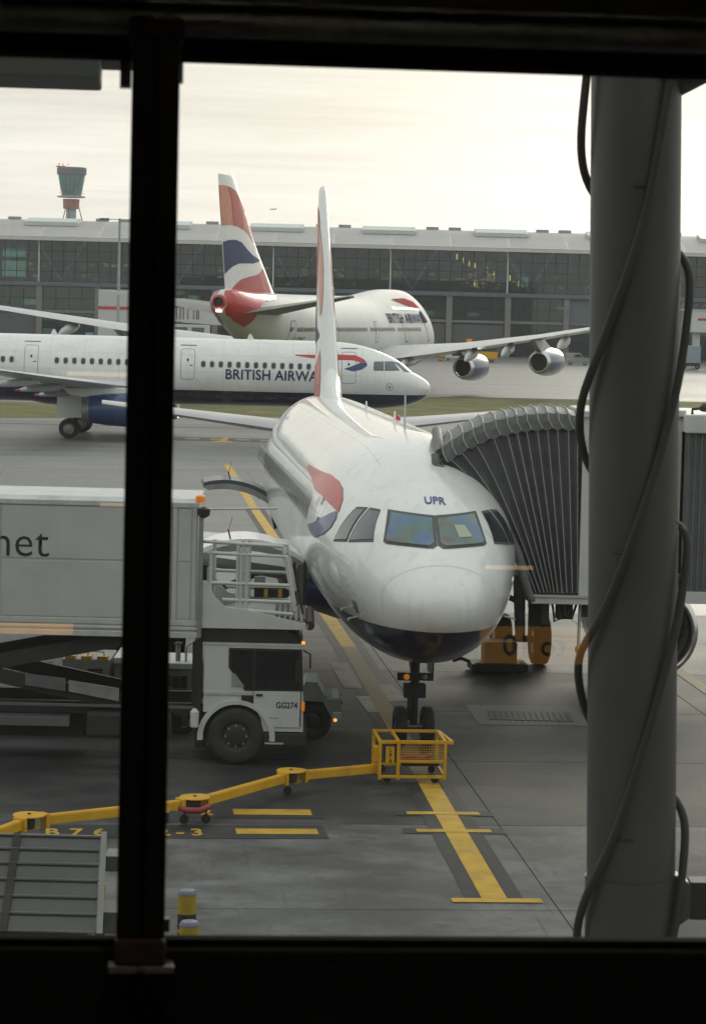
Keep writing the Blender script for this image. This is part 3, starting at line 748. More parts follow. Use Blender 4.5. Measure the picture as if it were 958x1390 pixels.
def engine(parent, x, y, z, Rr, Lg, cowl, lipm=None, exh='mixed', n=40, fan=True, sy=1):
    c = (0, y, z)
    prof = [(Rr * .90, x + .06), (Rr * .965, x + .12), (Rr * 1.0, x + Lg * .22), (Rr * 1.0, x + Lg * .45), (Rr * .93, x + Lg * .72), (Rr * .80, x + Lg * .93)]
    e = MB().lathe(prof, c, 'x', n).build('engine', cowl, parent, smooth=40)
    lip = MB().lathe([(Rr * .80, x + .35), (Rr * .80, x + .16), (Rr * .83, x + .04), (Rr * .87, x), (Rr * .915, x + .03), (Rr * .967, x + .125)], c, 'x', n).build('intake_lip', lipm or M['bare'], e, smooth=60)
    MB().lathe([(Rr * .80, x + .35), (Rr * .80, x + 1.0)], c, 'x', n).build('intake_duct', M['wing_dark'], e, smooth=40)
    if fan:
        fb = MB(); nb = 22
        for k in range(nb):
            a = 2 * math.pi * k / nb; q = []
            for (r_, tw) in ((Rr * .26, .10), (Rr * .55, .16), (Rr * .79, .22)):
                for s_ in (-1, 1):
                    aa = a + s_ * tw * .55; q.append((x + .85 + s_ * .10, y + r_ * math.cos(aa), z + r_ * math.sin(aa)))
            fb.add(q, [(0, 1, 3, 2), (2, 3, 5, 4)])
        fb.build('fan', M['dark'], e)
        MB().lathe([(.001, x + .42), (Rr * .12, x + .52), (Rr * .22, x + .74), (Rr * .27, x + .95)], c, 'x', 20).build('spinner', M['seal'], e, smooth=60)
        MB().lathe([(.01, x + 1.0), (Rr * .8, x + 1.0)], c, 'x', 24).build('fan_back', M['black'], e)
    xe = x + Lg * .93
    MB().lathe([(Rr * .80, xe), (Rr * .66, x + Lg * 1.02), (Rr * .62, x + Lg * 1.02), (Rr * .70, xe - .4)], c, 'x', n).build('exhaust_nozzle', M['steel'] if exh == 'mixed' else M['bare'], e, smooth=40)
    MB().lathe([(Rr * .69, xe - .4), (.01, xe - .5)], c, 'x', 24).build('exhaust_core', M['black'], e)
    return e
def wheel(parent, x, y, z, r, wd, name='tyre', hubm=None):
    pr = [(r * .55, -wd * .42), (r * .82, -wd * .5), (r * .95, -wd * .42), (r, -wd * .22), (r, wd * .22), (r * .95, wd * .42), (r * .82, wd * .5), (r * .55, wd * .42)]
    t = MB().lathe([(a, b) for a, b in pr], (x, y, z), 'y', 28).build(name, M['rubber'], parent, smooth=50)
    h = MB().lathe([(.001, -wd * .36), (r * .3, -wd * .38), (r * .42, -wd * .28), (r * .56, -wd * .40), (r * .56, wd * .40), (r * .42, wd * .28), (r * .3, wd * .38), (.001, wd * .36)], (x, y, z), 'y', 20).build('hub', hubm or M['steel'], parent, smooth=40)
    nb = MB()
    for k in range(8 if r > .45 else 0):
        a = 2 * math.pi * k / 8; px_, pz_ = x + r * .36 * math.cos(a), z + r * .36 * math.sin(a)
        for sy in (-1, 1): nb.box(px_ - .018, px_ + .018, y + sy * wd * .36 - .02, y + sy * wd * .36 + .02, pz_ - .018, pz_ + .018)
    if nb.v: kind(nb.build('wheel_nuts', M['steel'], parent), 'stuff')
    return t

FIN_ART = dict(
    upper=[(46, 95), (62, 93), (80, 98), (97, 110), (112, 130), (128, 160), (148, 198), (166, 236), (183, 285), (196, 338), (190, 345), (176, 312), (158, 286), (138, 266), (115, 254), (92, 250), (66, 256)],
    streak=[(70, 97), (80, 98), (97, 110), (112, 140), (128, 190), (134, 240), (135, 264), (115, 254), (100, 251), (94, 200), (85, 145)],
    blue=[(75, 322), (92, 312), (112, 309), (132, 318), (150, 342), (172, 366), (203, 384), (200, 392), (175, 402), (150, 403), (128, 406), (110, 420), (99, 437), (91, 452), (86, 415), (80, 365)],
    lower=[(116, 510), (128, 488), (142, 470), (165, 458), (190, 450), (207, 438), (219, 418), (228, 436), (240, 470), (250, 505), (252, 522), (116, 522)])
def fin_art(fin, parent, tip, root, sides, off):
    """tip/root = (xLE, xTE, z)"""
    bvh = bvh_of(fin)
    def conv(p):
        xL = 40 + 55 * (p[1] - 48) / 452; xR = 100 + 185 * (p[1] - 60) / 465
        s = (xR - p[0]) / (xR - xL); t = (522 - p[1]) / (522 - 54)
        le = root[0] + (tip[0] - root[0]) * t; te = root[1] + (tip[1] - root[1]) * t
        return (le + (te - le) * s, root[2] + (tip[2] - root[2]) * t)
    for side in sides:
        for k, m in (('upper', 'orange_red'), ('streak', 'red'), ('blue', 'finblue'), ('lower', 'red')):
            decal('tail_emblem', [[conv(p) for p in FIN_ART[k]]], bvh, side, off * (1.6 if k == 'streak' else 1), M[m], parent, .35)

RIB_RED = [(8.39, 5.02), (7.18, 5.02), (5.82, 5.08), (4.69, 5.06), (4.2, 4.85), (4.0, 4.66), (4.36, 4.64), (4.84, 4.74), (6.13, 4.76), (7.42, 4.84), (8.38, 4.96)]
RIB_BLUE = [(4.0, 4.64), (3.95, 4.44), (4.27, 4.21), (4.83, 4.07), (5.39, 4.21), (4.83, 4.42), (4.36, 4.62)]

def a320(root, s1, s2, cfg):
    """narrow-body twin; local x runs aft from the nose, y to starboard, z up"""
    dz = cfg.get('dz', 0.0)
    tab = [(0, 3.06, 3.06, 0, 3.06), (.02, 3.22, 2.90, .18, 3.06), (.06, 3.32, 2.79, .30, 3.07), (.2, 3.51, 2.61, .53, 3.09), (.5, 3.73, 2.39, .81, 3.14), (.9, 3.96, 2.19, 1.05, 3.21),
           (1.28, 4.17, 2.07, 1.22, 3.29), (1.55, 4.40, 1.99, 1.32, 3.34), (1.85, 4.64, 1.92, 1.41, 3.40), (2.18, 4.85, 1.87, 1.49, 3.45), (2.7, 5.10, 1.80, 1.60, 3.53), (3.16, 5.29, 1.75, 1.69, 3.60),
           (3.7, 5.48, 1.72, 1.77, 3.66), (4.3, 5.64, 1.70, 1.85, 3.70), (5.2, 5.79, 1.705, 1.92, 3.76), (6.2, 5.86, 1.72, 1.965, 3.79), (7.5, 5.87, 1.73, 1.975, 3.8),
           (21.3 + s2, 5.87, 1.73, 1.975, 3.8), (23.2 + s2, 5.87, 1.90, 1.96, 3.84), (25.2 + s2, 5.87, 2.28, 1.86, 3.97), (27.5 + s2, 5.85, 2.95, 1.60, 4.3), (30 + s2, 5.76, 3.78, 1.14, 4.7), (32.2 + s2, 5.58, 4.42, .66, 4.95), (33.5 + s2, 5.38, 4.80, .30, 5.08), (33.84 + s2, 5.27, 4.93, .14, 5.1)]
    xs = [0] + [7.5 * (k / 34) ** 2 for k in range(1, 35)] + [7.5 + (13.8 + s2) * k / 14 for k in range(1, 15)] + [21.3 + s2 + 12.54 * k / 18 for k in range(1, 19)]
    fus = MB().loft(fus_rings(tab, xs)).build('fuselage', M['fuse'], root, smooth=60)
    bvh = bvh_of(fus)
    P = lambda name, mb, m, par=root, **k: mb.build(name, m, par, **k)
    # belly fairing
    bf = []
    for x, hw, zb in ((9.6 + s1, 1.0, 1.8), (11 + s1, 1.95, 1.52), (13 + s1, 2.15, 1.42), (16 + s1, 2.1, 1.42), (18 + s1, 1.8, 1.55), (19.4 + s1, .9, 1.8)):
        bf.append([(x, hw * math.cos(a), 2.35 + (2.35 - zb) * math.sin(a)) for a in [math.pi + math.pi * k / 12 for k in range(13)]] + [(x, hw * .8 * math.cos(a), 2.35 + .5 * math.sin(a)) for a in [math.pi * k / 6 for k in range(1, 6)]])
    P('belly_fairing', MB().loft(bf), M['navy'], smooth=50)
    # wings
    for sgn in (1, -1):
        secs = [(sgn * 1.5, 10.7 + s1, 6.3, 2.55, .145, .06), (sgn * 6.4, 13.35 + s1, 3.95, 3.0, .12, .03), (sgn * 11.5, 16.05 + s1, 2.65, 3.48, .11, .02), (sgn * 16.7, 18.8 + s1, 1.55, 4.02, .10, .0)]
        wg = P('wing', wing_mesh(secs), M['wing'], smooth=50)
        P('wing_fence', MB().prism([(18.9 + s1, 4.0), (20.5 + s1, 4.85), (20.75 + s1, 4.8), (20.35 + s1, 4.05), (20.6 + s1, 3.5), (20.3 + s1, 3.45)], sgn * 16.68, sgn * 16.74), M['white'], wg)
        for yy in (4.1, 8.2, 12.0):
            le = lerp([(1.5, 17.0), (6.4, 17.3), (11.5, 18.7), (16.7, 20.35)], yy)[0] + s1; zz = 2.45 + .098 * (yy - 1.5)
            ff = MB().loft([[(le - 1.9 + dx, sgn * yy + .16 * k_ * math.cos(a), zz - .22 - dzz + .24 * k_ * math.sin(a)) for a in [2 * math.pi * q / 10 for q in range(10)]] for dx, k_, dzz in ((0, .2, .0), (.6, .9, .03), (1.5, 1, .1), (2.3, .75, .18), (2.95, .15, .28))])
            ff.build('flap_fairing', M['wing'], wg, smooth=50)
            if s2: MB().lathe([(.10, le + .8), (.01, le + 1.15)], (0, sgn * yy, zz - .48), 'x', 10, True).build('fairing_tip', M['red'], wg)
        P('flap', wing_mesh([(sgn * 2.1, 16.2 + s1, 1.25, 2.22, .1, .2), (sgn * 6.3, 16.75 + s1, 1.0, 2.72, .1, .2), (sgn * 11.9, 18.25 + s1, .7, 3.33, .1, .2)], n=6), M['wing'], wg, smooth=50)
        # engine and pylon
        P('pylon', MB().prism([(11.3 + s1, 2.35), (12.6 + s1, 2.85), (16.4 + s1, 2.75), (15.9 + s1, 2.35), (13.5 + s1, 2.0)], sgn * 5.6, sgn * 5.9), M['white'], bevel=.05)
        engine(root, 10.15 + s1, sgn * 5.75, 1.52 + cfg.get('edz', 0), 1.03, 4.9, cfg['cowl'], M['bare'])
        P('horizontal_stabilizer', wing_mesh([(sgn * .35, 28.6 + s2, 3.9, 4.72, .10), (sgn * 6.22, 31.75 + s2, 1.35, 5.33, .09)]), M['wing'], smooth=50)
    # fin with fillet
    tip, rt = (30.55 + s2, 32.75 + s2, 11.7), (25.55 + s2, 31.55 + s2, 5.75)
    def fsec(z, le, te, th):
        s_ = airfoil(0, le, te - le, 0, th); return [(p[0], p[2] - .02 * (te - le) * math.sin(math.pi * (p[0] - le) / (te - le)), z) for p in s_]
    fin = P('fin', MB().loft([fsec(5.35, 25.2 + s2, 31.5 + s2, .11), fsec(5.75, 25.55 + s2, 31.55 + s2, .105), fsec(8.5, 27.85 + s2, 32.1 + s2, .10), fsec(11.55, 30.4 + s2, 32.7 + s2, .09), fsec(11.72, 30.8 + s2, 32.7 + s2, .05)]), M['white'], smooth=50)
    P('fin_fillet', MB().loft([[(23.2 + s2 + 2.9 * u, .02 + w_ * math.cos(a), 5.78 + h_ * math.sin(a)) for a in [math.pi * q / 8 for q in range(9)]] for u, w_, h_ in ((0, .03, .06), (.4, .12, .2), (.8, .24, .5), (1, .3, .85))]), M['white'], smooth=60)
    fin_art(fin, root, tip, rt, (1, -1), .012)
    # cabin windows: one mesh shared along the constant section
    wm = None; paneo = rrect(0, 0, .25, .36, .11); ringo = rrect(0, 0, .36, .47, .16)
    n_win = cfg['windows']
    for x in n_win:
        for side in cfg['sides']:
            if side == 1:
                if wm is None:
                    o = decal('cabin_window', [[(12 + a, 4.30 + b) for a, b in paneo]], bvh, 1, .012, M['cabin'], root, .12)
                    f = decal('window_frame', [[(12 + a, 4.30 + b) for a, b in q] for q in ring2d(ringo, paneo)], bvh, 1, .008, M['alu'], o, .2)
                    wm = (o.data, f.data); o.location.x = x - 12
                else:
                    o = link('cabin_window', wm[0], root); f = link('window_frame', wm[1], o); o.location.x = x - 12
    # flight-deck windows
    for poly, mode, name in cfg['cockpit']:
        fr = []
        cx = sum(p[0] for p in poly) / len(poly); cz = sum(p[1] for p in poly) / len(poly)
        big = [(cx + (a - cx) * 1.0 + (.05 if a > cx else -.05), cz + (b - cz) + (.045 if b > cz else -.045)) for a, b in poly]
        o = decal('windscreen' if mode == 'front' else 'side_window', [poly], bvh, mode, .016, cfg.get('screen', {}).get(name, M['cockpit']), root, .1)
        decal('window_seal', [big], bvh, mode, .008, M['seal'], o, .1)
    # doors with outline
    for (x, z0, z1, wd, side, nm) in cfg['doors']:
        outer, inner = rrect(x, (z0 + z1) / 2, wd + cfg['ol'], z1 - z0 + cfg['ol'], .16), rrect(x, (z0 + z1) / 2, wd, z1 - z0, .13)
        o = decal(nm, [inner], bvh, side, cfg.get('off', .014), M['fuse'], root, .2)
        decal('door_outline', ring2d(outer, inner), bvh, side, cfg.get('off', .012) * .8, M['outline' if z1 - z0 < .8 else cfg['olm']], o, .3)
        if z1 - z0 > 1.6:
            decal('door_window', [rrect(x, z0 + 1.15, .13, .17, .06)], bvh, side, .02, M['cabin'], o, .1)
            decal('door_handle', [rrect(x - .22, z0 + .82, .18, .07, .02)], bvh, side, .02, M['seal'], o, .1)
            if s2: decal('door_header', [[(x - wd * .62, z1 + .22), (x + wd * .62, z1 + .22), (x + wd * .62, z1 + .27), (x - wd * .62, z1 + .27)]], bvh, side, .012, M['seal'], o, .3)
    # ribbon
    for side in cfg['ribbon']:
        d = cfg.get('ribdx', 0.0); rr_, rb_ = cfg.get('rib', (RIB_RED, RIB_BLUE))
        decal('ribbon_emblem', [[(a + d, b) for a, b in rr_]], bvh, side, .018, M['red'], root, .15)
        decal('ribbon_emblem', [[(a + d, b) for a, b in rb_]], bvh, side, .018, mat('ribbon_blue', (.015, .035, .16), .35, var=.1, coat=.4), root, .15)
    # gear
    rg = dz; gy = 3.8; gx = 16.11 + s1
    nx = cfg.get('nx', 5.07)
    ng = P('nose_gear', MB().tube([(nx - .07, 0, 2.1), (nx, 0, .42 - rg)], [.10, .07], 12), M['dark'], smooth=40)  # strut and hubs in dark metal, standing in for shade under the nose
    P('axle', MB().tube([(nx, -.36, .38 - rg), (nx, .36, .38 - rg)], .05, 8), M['steel'], ng)
    for s in (-1, 1): wheel(ng, nx, s * .26, .385 - rg, .385, .23, hubm=M['dark'])
    P('drag_brace', MB().tube([(nx - .07, 0, 1.1 - rg), (nx + 1.1, 0, 1.85)], .05, 8).tube([(nx - .09, .1, 1.2 - rg), (nx - .37, .14, .8 - rg), (nx - .12, .1, .55 - rg)], .035, 6), M['dark'], ng)
    P('gear_door', MB().box(nx + .3, nx + 1.2, -.40, -.37, 1.3, 1.85), M['navy'], ng)
    P('steering_collar', MB().box(nx - .19, nx + .13, -.2, .2, .95 - rg, 1.2 - rg).box(nx - .17, nx - .07, -.34, .34, 1.28 - rg, 1.42 - rg), M['dark'], ng)
    for s in (-1, 1): P('taxi_light', MB().lathe([(.001, nx - .24), (.05, nx - .22), (.06, nx - .17), (.03, nx - .07)], (0, s * .17, 1.35 - rg), 'x', 14), M['amber'] if s > 0 else M['steel'], ng, smooth=40)
    for sgn in (-1, 1):
        mg = P('main_gear', MB().tube([(gx - .2, sgn * gy * .97, 2.5), (gx, sgn * gy, .62 - rg)], [.16, .12], 12).tube([(gx - .1, sgn * (gy - .1), 1.5), (gx - .2, sgn * 2.1, 2.2)], .07, 8), M['steel'], smooth=40)
        P('axle', MB().tube([(gx, sgn * gy - .52, .6 - rg), (gx, sgn * gy + .52, .6 - rg)], .08, 8), M['dark'], mg)
        for s in (-1, 1): wheel(mg, gx, sgn * gy + s * .46, .60 - rg, .60, .42)
        P('gear_door', MB().box(gx - .75, gx + .75, sgn * (gy + .30) - .03, sgn * (gy + .30) + .03, 1.25 - rg, 2.5), M['white'], mg)
    P('apu_exhaust', MB().lathe([(.13, 33.7 + s2), (.10, 33.9 + s2), (.01, 33.8 + s2)], (0, 0, 5.1), 'x', 14), M['dark'])
    return fus, bvh

def place_plane(name, label, loc, aft):
    return thing(name, label, 'airliner', loc, math.atan2(aft[1], aft[0]))

# ------------------------------------------------------------------ the airliner on the stand
hero = place_plane('airliner', 'white airliner parked nose-on at the stand with UPR above its windscreen', (1.61, 45.24, 0), (-SY, CY))
FRONT = []
for s in (-1, 1):
    FRONT.append(([(s * .05, 4.54), (s * .745, 4.605), (s * .875, 4.165), (s * .83, 4.13), (s * .14, 4.095), (s * .055, 4.145)], 'front', 'f%d' % s))
    FRONT.append(([(2.27, 4.59), (2.55, 4.60), (2.46, 4.06), (1.78, 4.14)], s, 'a'))
    FRONT.append(([(2.70, 4.60), (2.95, 4.58), (3.25, 4.00), (2.63, 4.06)], s, 'b'))
irid = bpy.data.materials.new('heated_windscreen'); irid.use_nodes = True
t_ = irid.node_tree; b_ = t_.nodes['Principled BSDF']
co_ = t_.nodes.new('ShaderNodeTexCoord'); n_ = t_.nodes.new('ShaderNodeTexNoise'); n_.inputs['Scale'].default_value = 1.6; n_.inputs['Detail'].default_value = 3; n_.inputs['Distortion'].default_value = .7
t_.links.new(co_.outputs['Object'], n_.inputs['Vector'])
r_ = t_.nodes.new('ShaderNodeValToRGB'); e_ = r_.color_ramp.elements
e_[0].position = .34; e_[0].color = (.05, .09, .22, 1); e_[1].position = .72; e_[1].color = (.07, .07, .16, 1)
for p_, c_ in ((.45, (.05, .13, .26, 1)), (.53, (.06, .15, .14, 1)), (.60, (.09, .12, .07, 1)), (.66, (.10, .07, .08, 1))):
    q_ = e_.new(p_); q_.color = c_
t_.links.new(n_.outputs[0], r_.inputs[0]); t_.links.new(r_.outputs[0], b_.inputs['Base Color'])
b_.inputs['Roughness'].default_value = .08; b_.inputs['Coat Weight'].default_value = 1
fus, hb = a320(hero, 0, 0, dict(
    nx=4.25, ol=.020, olm='white', cowl=M['white'], sides=(1,), windows=[6.9 + .533 * k for k in range(37)], ribbon=(1, -1), off=.003, rib=([(10.5, 4.93), (8.3, 4.97), (5.75, 5.03), (4.8, 4.98), (4.18, 4.87), (3.80, 4.70), (3.60, 4.47), (4.24, 4.55), (5.38, 4.65), (6.76, 4.68), (8.6, 4.80), (10.5, 4.88)], [(6.2, 4.02), (5.3, 4.14), (4.43, 4.32), (3.72, 4.49), (3.58, 4.36), (3.69, 4.18), (4.1, 4.02), (4.9, 3.88), (5.5, 3.92)]),
    cockpit=FRONT, screen={'f1': irid, 'f-1': irid},
    doors=[(5.1, 3.42, 5.25, .82, 1, 'cabin_door'), (27.6, 3.6, 5.3, .78, 1, 'cabin_door'), (13.6, 4.0, 5.0, .52, 1, 'exit_door'), (1.89, 2.68, 3.14, .40, 1, 'service_hatch')]))
# static plate on the hatch, registration letters over the windscreen, radome joint, wipers
decal('static_plate', [rrect(1.92, 2.92, .16, .24, .07)], hb, 1, .03, M['steel'], hero, .1)
bm = text_bm('UPR', .225, 'CENTER', bold=.004, sx=.93)
for v in bm.verts: v.co = Vector((2.05 + v.co.y * 1.28, -v.co.x - .04, 0))   # read from ahead
divide(bm, .06)
decal('registration_lettering', None, hb, 'top', .012, mat('lettering_blue', (.02, .05, .2), .4, coat=.3), hero, bm=bm)
lo_, li_ = [], []
for k in range(48):
    a = 2 * math.pi * k / 48
    lo_.append((1.000 * math.cos(a), 3.22 + (.583 if a < math.pi else .403) * math.sin(a))); li_.append((.996 * math.cos(a), 3.22 + (.577 if a < math.pi else .397) * math.sin(a)))
decal('radome_joint', ring2d(lo_, li_), hb, 'front', .004, M['joint'], hero, .1)
for s in (-1, 1):
    decal('wiper', [[(s * .16, 4.065), (s * .84, 4.10), (s * .84, 4.112), (s * .16, 4.082)]], hb, 'front', .035, M['black'], hero, .1)
decal('paper_sheet', [[(-.33, 4.43), (-.53, 4.42), (-.65, 4.23), (-.40, 4.22)]], hb, 'front', .024, M['paper'], hero, .1)
# roof antennas, beacon, pitot probes
MB().prism([(9.0, 5.85), (9.45, 5.85), (9.32, 6.15), (9.2, 6.15)], -.012, .012).build('antenna', M['white'], hero)
MB().prism([(15.5, 5.85), (15.95, 5.85), (15.82, 6.12), (15.7, 6.12)], -.012, .012).build('antenna', M['white'], hero)
MB().tube([(7.2, .0, 5.84), (7.25, 0, 6.55)], .018, 6).build('antenna', M['alu'], hero)
MB().lathe([(.07, 0), (.06, .08), (.03, .12), (.001, .13)], (13.0, -.45, 5.80), 'z', 14).build('beacon', M['red'], hero, smooth=50)
for hx in (11.4, 15.0): decal('roof_hatch', ring2d(rrect(hx, -.75, .62, .36, .08), rrect(hx, -.75, .54, .28, .06)), hb, 'top', .012, M['outline'], hero, .3)
for (x, y, z) in ((2.0, 1.32, 2.72), (2.4, 1.42, 2.85), (2.1, -1.34, 2.76)):
    MB().tube([(x, y, z), (x - .05, y + math.copysign(.16, y), z - .03), (x - .25, y + math.copysign(.18, y), z - .03)], .016, 6).build('probe', M['alu'], hero)
# open cargo doors on the starboard side: curved skin hinged at the top, swung out level
def cargo_door(x0, x1, hz, hy, tilt, m_out, label, arc_=1.18):
    rad = 2.0; n = 12; arc = arc_
    def pt(k, d, x):
        a = arc * k / n; u = math.sin(a - arc / 2) + math.sin(arc / 2); v = math.cos(a - arc / 2) - math.cos(arc / 2)
        yy, zz = u * rad, v * (rad) - d
        c, s = math.cos(tilt), math.sin(tilt)
        return (x, hy + yy * c - zz * s, hz + yy * s + zz * c)
    skin = MB().loft([[pt(k, 0, x) for k in range(n + 1)] for x in (x0, x1)], caps=False, closed=False)
    o = MB().loft([[pt(k, 0, x) for k in range(n + 1)] + [pt(k, .10, x) for k in range(n, -1, -1)] for x in (x0, x1)]).build('cargo_door', m_out, hero, smooth=40)
    o['label'] = label
    rb = MB()
    for x in (x0, (x0 + x1) / 2 - .3, (x0 + x1) / 2 + .3, x1):
        rb.loft([[pt(k, .10, xx) for k in range(n + 1)] + [pt(k, .24 if 0 < k < n else .12, xx) for k in range(n, -1, -1)] for xx in (x - .04, x + .04)])
    rb.build('door_frame', M['steel'], o)
    b = MB()
    for f_ in (.25, .5, .75): b.beam(pt(f_ * n // 1, .2, x0 + .05), pt(f_ * n // 1, .2, x1 - .05), .09)
    b.build('stringer', M['dark'], o)
    MB().tube([pt(1, .15, x1 - .15), (x1 - .15, hy - .05, hz - .85)], .035, 8).build('door_actuator', M['dark'], o)
    return o, pt
d1, p1 = cargo_door(8.05, 9.85, 3.18, 1.88, R(2), M['white'], 'near open cargo door, white curved skin')
d2, p2 = cargo_door(21.4, 23.2, 3.36, 1.66, R(13), mat('cargo_skin_dark', (.045, .06, .075), .4, var=.15, coat=.2), 'far open cargo door with dark bluish skin', 1.0)
for d_, x_ in ((p1, 8.1), (p2, 21.5)):
    q = d_(8, -.0, x_ + .1)
    MB().tube([q, (q[0], q[1] + .05, q[2] + .20)], .016, 6).build('warning_flag', M['dark'], hero)
    MB().beam((q[0], q[1] + .04, q[2] + .18), (q[0], q[1] - .03, q[2] + .46), .035, .012).build('warning_flag', M['red'], hero)
MB().box(7.95, 9.95, 1.83, 1.9, 2.0, 3.1).build('cargo_hold', M['dark'], hero)

# ------------------------------------------------------------------ the airliner taxiing behind
taxi = place_plane('airliner', 'white airliner with navy belly taxiing side-on across the grass strip', (4.6, 164.3, .34), (-1, 0))
SIDEW = [([(2.98, 4.20), (3.50, 4.20), (3.50, 4.60), (3.42, 4.66), (2.98, 4.68)], 1, 'a'), ([(1.98, 4.23), (2.82, 4.20), (2.82, 4.68), (2.42, 4.68)], 1, 'b'), ([(.055, 4.12), (.95, 4.16), (.80, 4.66), (.055, 4.58)], 'front', 'c'), ([(-.055, 4.12), (-.95, 4.16), (-.80, 4.66), (-.055, 4.58)], 'front', 'd')]
palegl = mat('cockpit_glass_pale', (.075, .115, .125), .1, var=.3, coat=1)
_, tb = a320(taxi, 5.86, 10.67, dict(
    ol=.07, olm='outline', dz=.34, cowl=M['blue'], sides=(1,), ribbon=(1,), cockpit=SIDEW, screen={k: palegl for k in 'abcd'},
    windows=[7.0 + .54 * k for k in range(14)] + [16.0 + .54 * k for k in range(14)] + [25.8 + .54 * k for k in range(20)],
    doors=[(5.08, 3.35, 5.22, .82, 1, 'cabin_door'), (14.98, 3.38, 5.18, .80, 1, 'cabin_door'), (24.6, 3.38, 5.18, .80, 1, 'cabin_door'), (37.6, 3.5, 5.2, .78, 1, 'cabin_door'), (2.55, 2.98, 3.36, .32, 1, 'service_hatch')]))
bm = text_bm('BRITISH AIRWAYS', .86, bold=.016, sx=.93, spacing=1.03)
for v in bm.verts: v.co = Vector((12.68 - v.co.x, 3.43 + v.co.y, 0))
divide(bm, .2)
decal('title_lettering', None, tb, 1, .02, mat('title_navy', (.012, .018, .09), .4, coat=.3), taxi, bm=bm)
decal('static_plate', [rrect(2.55, 3.16, .12, .17, .05)], tb, 1, .03, M['steel'], taxi, .1)
for x in (2.0, 14.2): MB().prism([(x + 9.0, 5.85), (x + 9.45, 5.85), (x + 9.32, 6.2), (x + 9.2, 6.2)], -.02, .02).build('antenna', M['white'], taxi)

# ------------------------------------------------------------------ the jumbo beyond
AX, AY = -.2707, -.9627
jumbo = place_plane('airliner', 'large four-engined white jumbo with red tail cone seen from behind', (6.75, 291.3, 0), (AX, AY))
jt = [(0, 5.0, 5.0, 0, 5.0), (.05, 5.35, 4.65, .35, 5.0), (.2, 5.7, 4.35, .65, 5.0), (.6, 6.3, 3.9, 1.15, 5.02), (1.5, 7.4, 3.3, 1.85, 5.1), (3, 8.75, 2.7, 2.5, 5.2), (4.5, 9.6, 2.35, 2.85, 5.25), (7, 10.2, 2.1, 3.05, 5.25), (10, 10.4, 2.0, 3.2, 5.25),
      (17, 10.35, 2.0, 3.25, 5.3), (21, 10.15, 2.05, 3.3, 5.4), (25, 9.8, 2.1, 3.3, 5.6), (29, 9.55, 2.2, 3.35, 5.8), (46, 9.45, 2.3, 3.35, 5.9), (52, 9.45, 3.0, 3.15, 6.3), (58, 9.5, 4.3, 2.55, 7.0), (63, 9.62, 5.7, 1.9, 7.7), (66, 9.72, 6.75, 1.46, 8.3), (67.8, 9.6, 7.4, 1.05, 8.5), (68.7, 9.2, 7.95, .55, 8.55)]
xs = [8 * (k / 20) ** 2 for k in range(21)] + [8 + 38 * k / 24 for k in range(1, 25)] + [46 + 22.6 * k / 20 for k in range(1, 21)]
def egg(tab, xs, n=48):
    rs = []
    for x in xs:
        zt, zb, hw, zc = smooth_tab(tab, x); ring = []; hw = max(hw, .004)
        for k in range(n):
            a = 2 * math.pi * (k + .5) / n; c, s = math.cos(a), math.sin(a)
            if s > 0:
                h_ = zt - zc + .01; narrow = 1 - .42 * max(0, min(1, (h_ - 3.2) / 2.0)) * s ** 1.3
                ring.append((x, hw * c * narrow, zc + h_ * s))
            else: ring.append((x, hw * c, zc + (zc - zb + .01) * s))
        rs.append(ring)
    return rs
jm_ = mat('jumbo_paint', (.66, .66, .63), .55, var=.05, scale=.5, spec=.25)
jf = MB().loft(egg(jt, xs)).build('fuselage', jm_, jumbo, smooth=60); jb = bvh_of(jf)
for sgn in (1, -1):
    wg = wing_mesh([(sgn * 2.6, 18.2, 15.5, 3.4, .12, .04), (sgn * 12, 26.4, 9.2, 4.6, .10, .03), (sgn * 21, 33.9, 6.4, 5.9, .09, .02), (sgn * 31.5, 42.6, 4.1, 7.6, .08, 0)]).build('wing', M['wing'], jumbo, smooth=50)
    MB().prism([(44.0, 7.6), (47.4, 9.5), (48.4, 9.5), (46.7, 7.7)], sgn * 31.45, sgn * 31.6).build('winglet', M['white'], wg)
    for yy in (7.5, 14.5, 18.5, 24.5):
        te = lerp([(2.6, 33.7), (12, 35.6), (21, 40.3), (31.5, 46.7)], yy)[0]; zz = 3.1 + .145 * (yy - 2.6)
        MB().loft([[(te - 3.4 + dx, sgn * yy + .38 * k_ * math.cos(a), zz - .35 - dd + .5 * k_ * math.sin(a)) for a in [2 * math.pi * q / 10 for q in range(10)]] for dx, k_, dd in ((0, .3, 0), (1.2, 1, .1), (3, 1, .35), (4.4, .7, .6), (5.4, .12, .85))]).build('flap_fairing', M['wing'], wg, smooth=50)
    for yy, x0, z0 in ((11.7, 21.6, 2.75), (20.9, 29.0, 3.65)):
        engine(jumbo, x0, sgn * yy, z0, 1.38, 6.3, M['blue'], M['bare'], exh='bare', n=32, fan=False)
        MB().prism([(x0 + 1.2, z0 + 1.2), (x0 + 4.8, z0 + 2.1), (x0 + 9.5, z0 + 2.1), (x0 + 8.2, z0 + 1.5), (x0 + 5, z0 + .6)], sgn * yy - .25, sgn * yy + .25).build('pylon', M['wing'], jumbo, bevel=.06)
    wing_mesh([(sgn * 1.0, 57.2, 9.0, 7.55, .09), (sgn * 11.1, 65.6, 2.6, 9.25, .08)]).build('horizontal_stabilizer', M['wing_dark'], jumbo, smooth=50)
def jsec(z, le, te, th): return [(p[0], p[2] - .02 * (te - le) * math.sin(math.pi * (p[0] - le) / (te - le)), z) for p in airfoil(0, le, te - le, 0, th)]
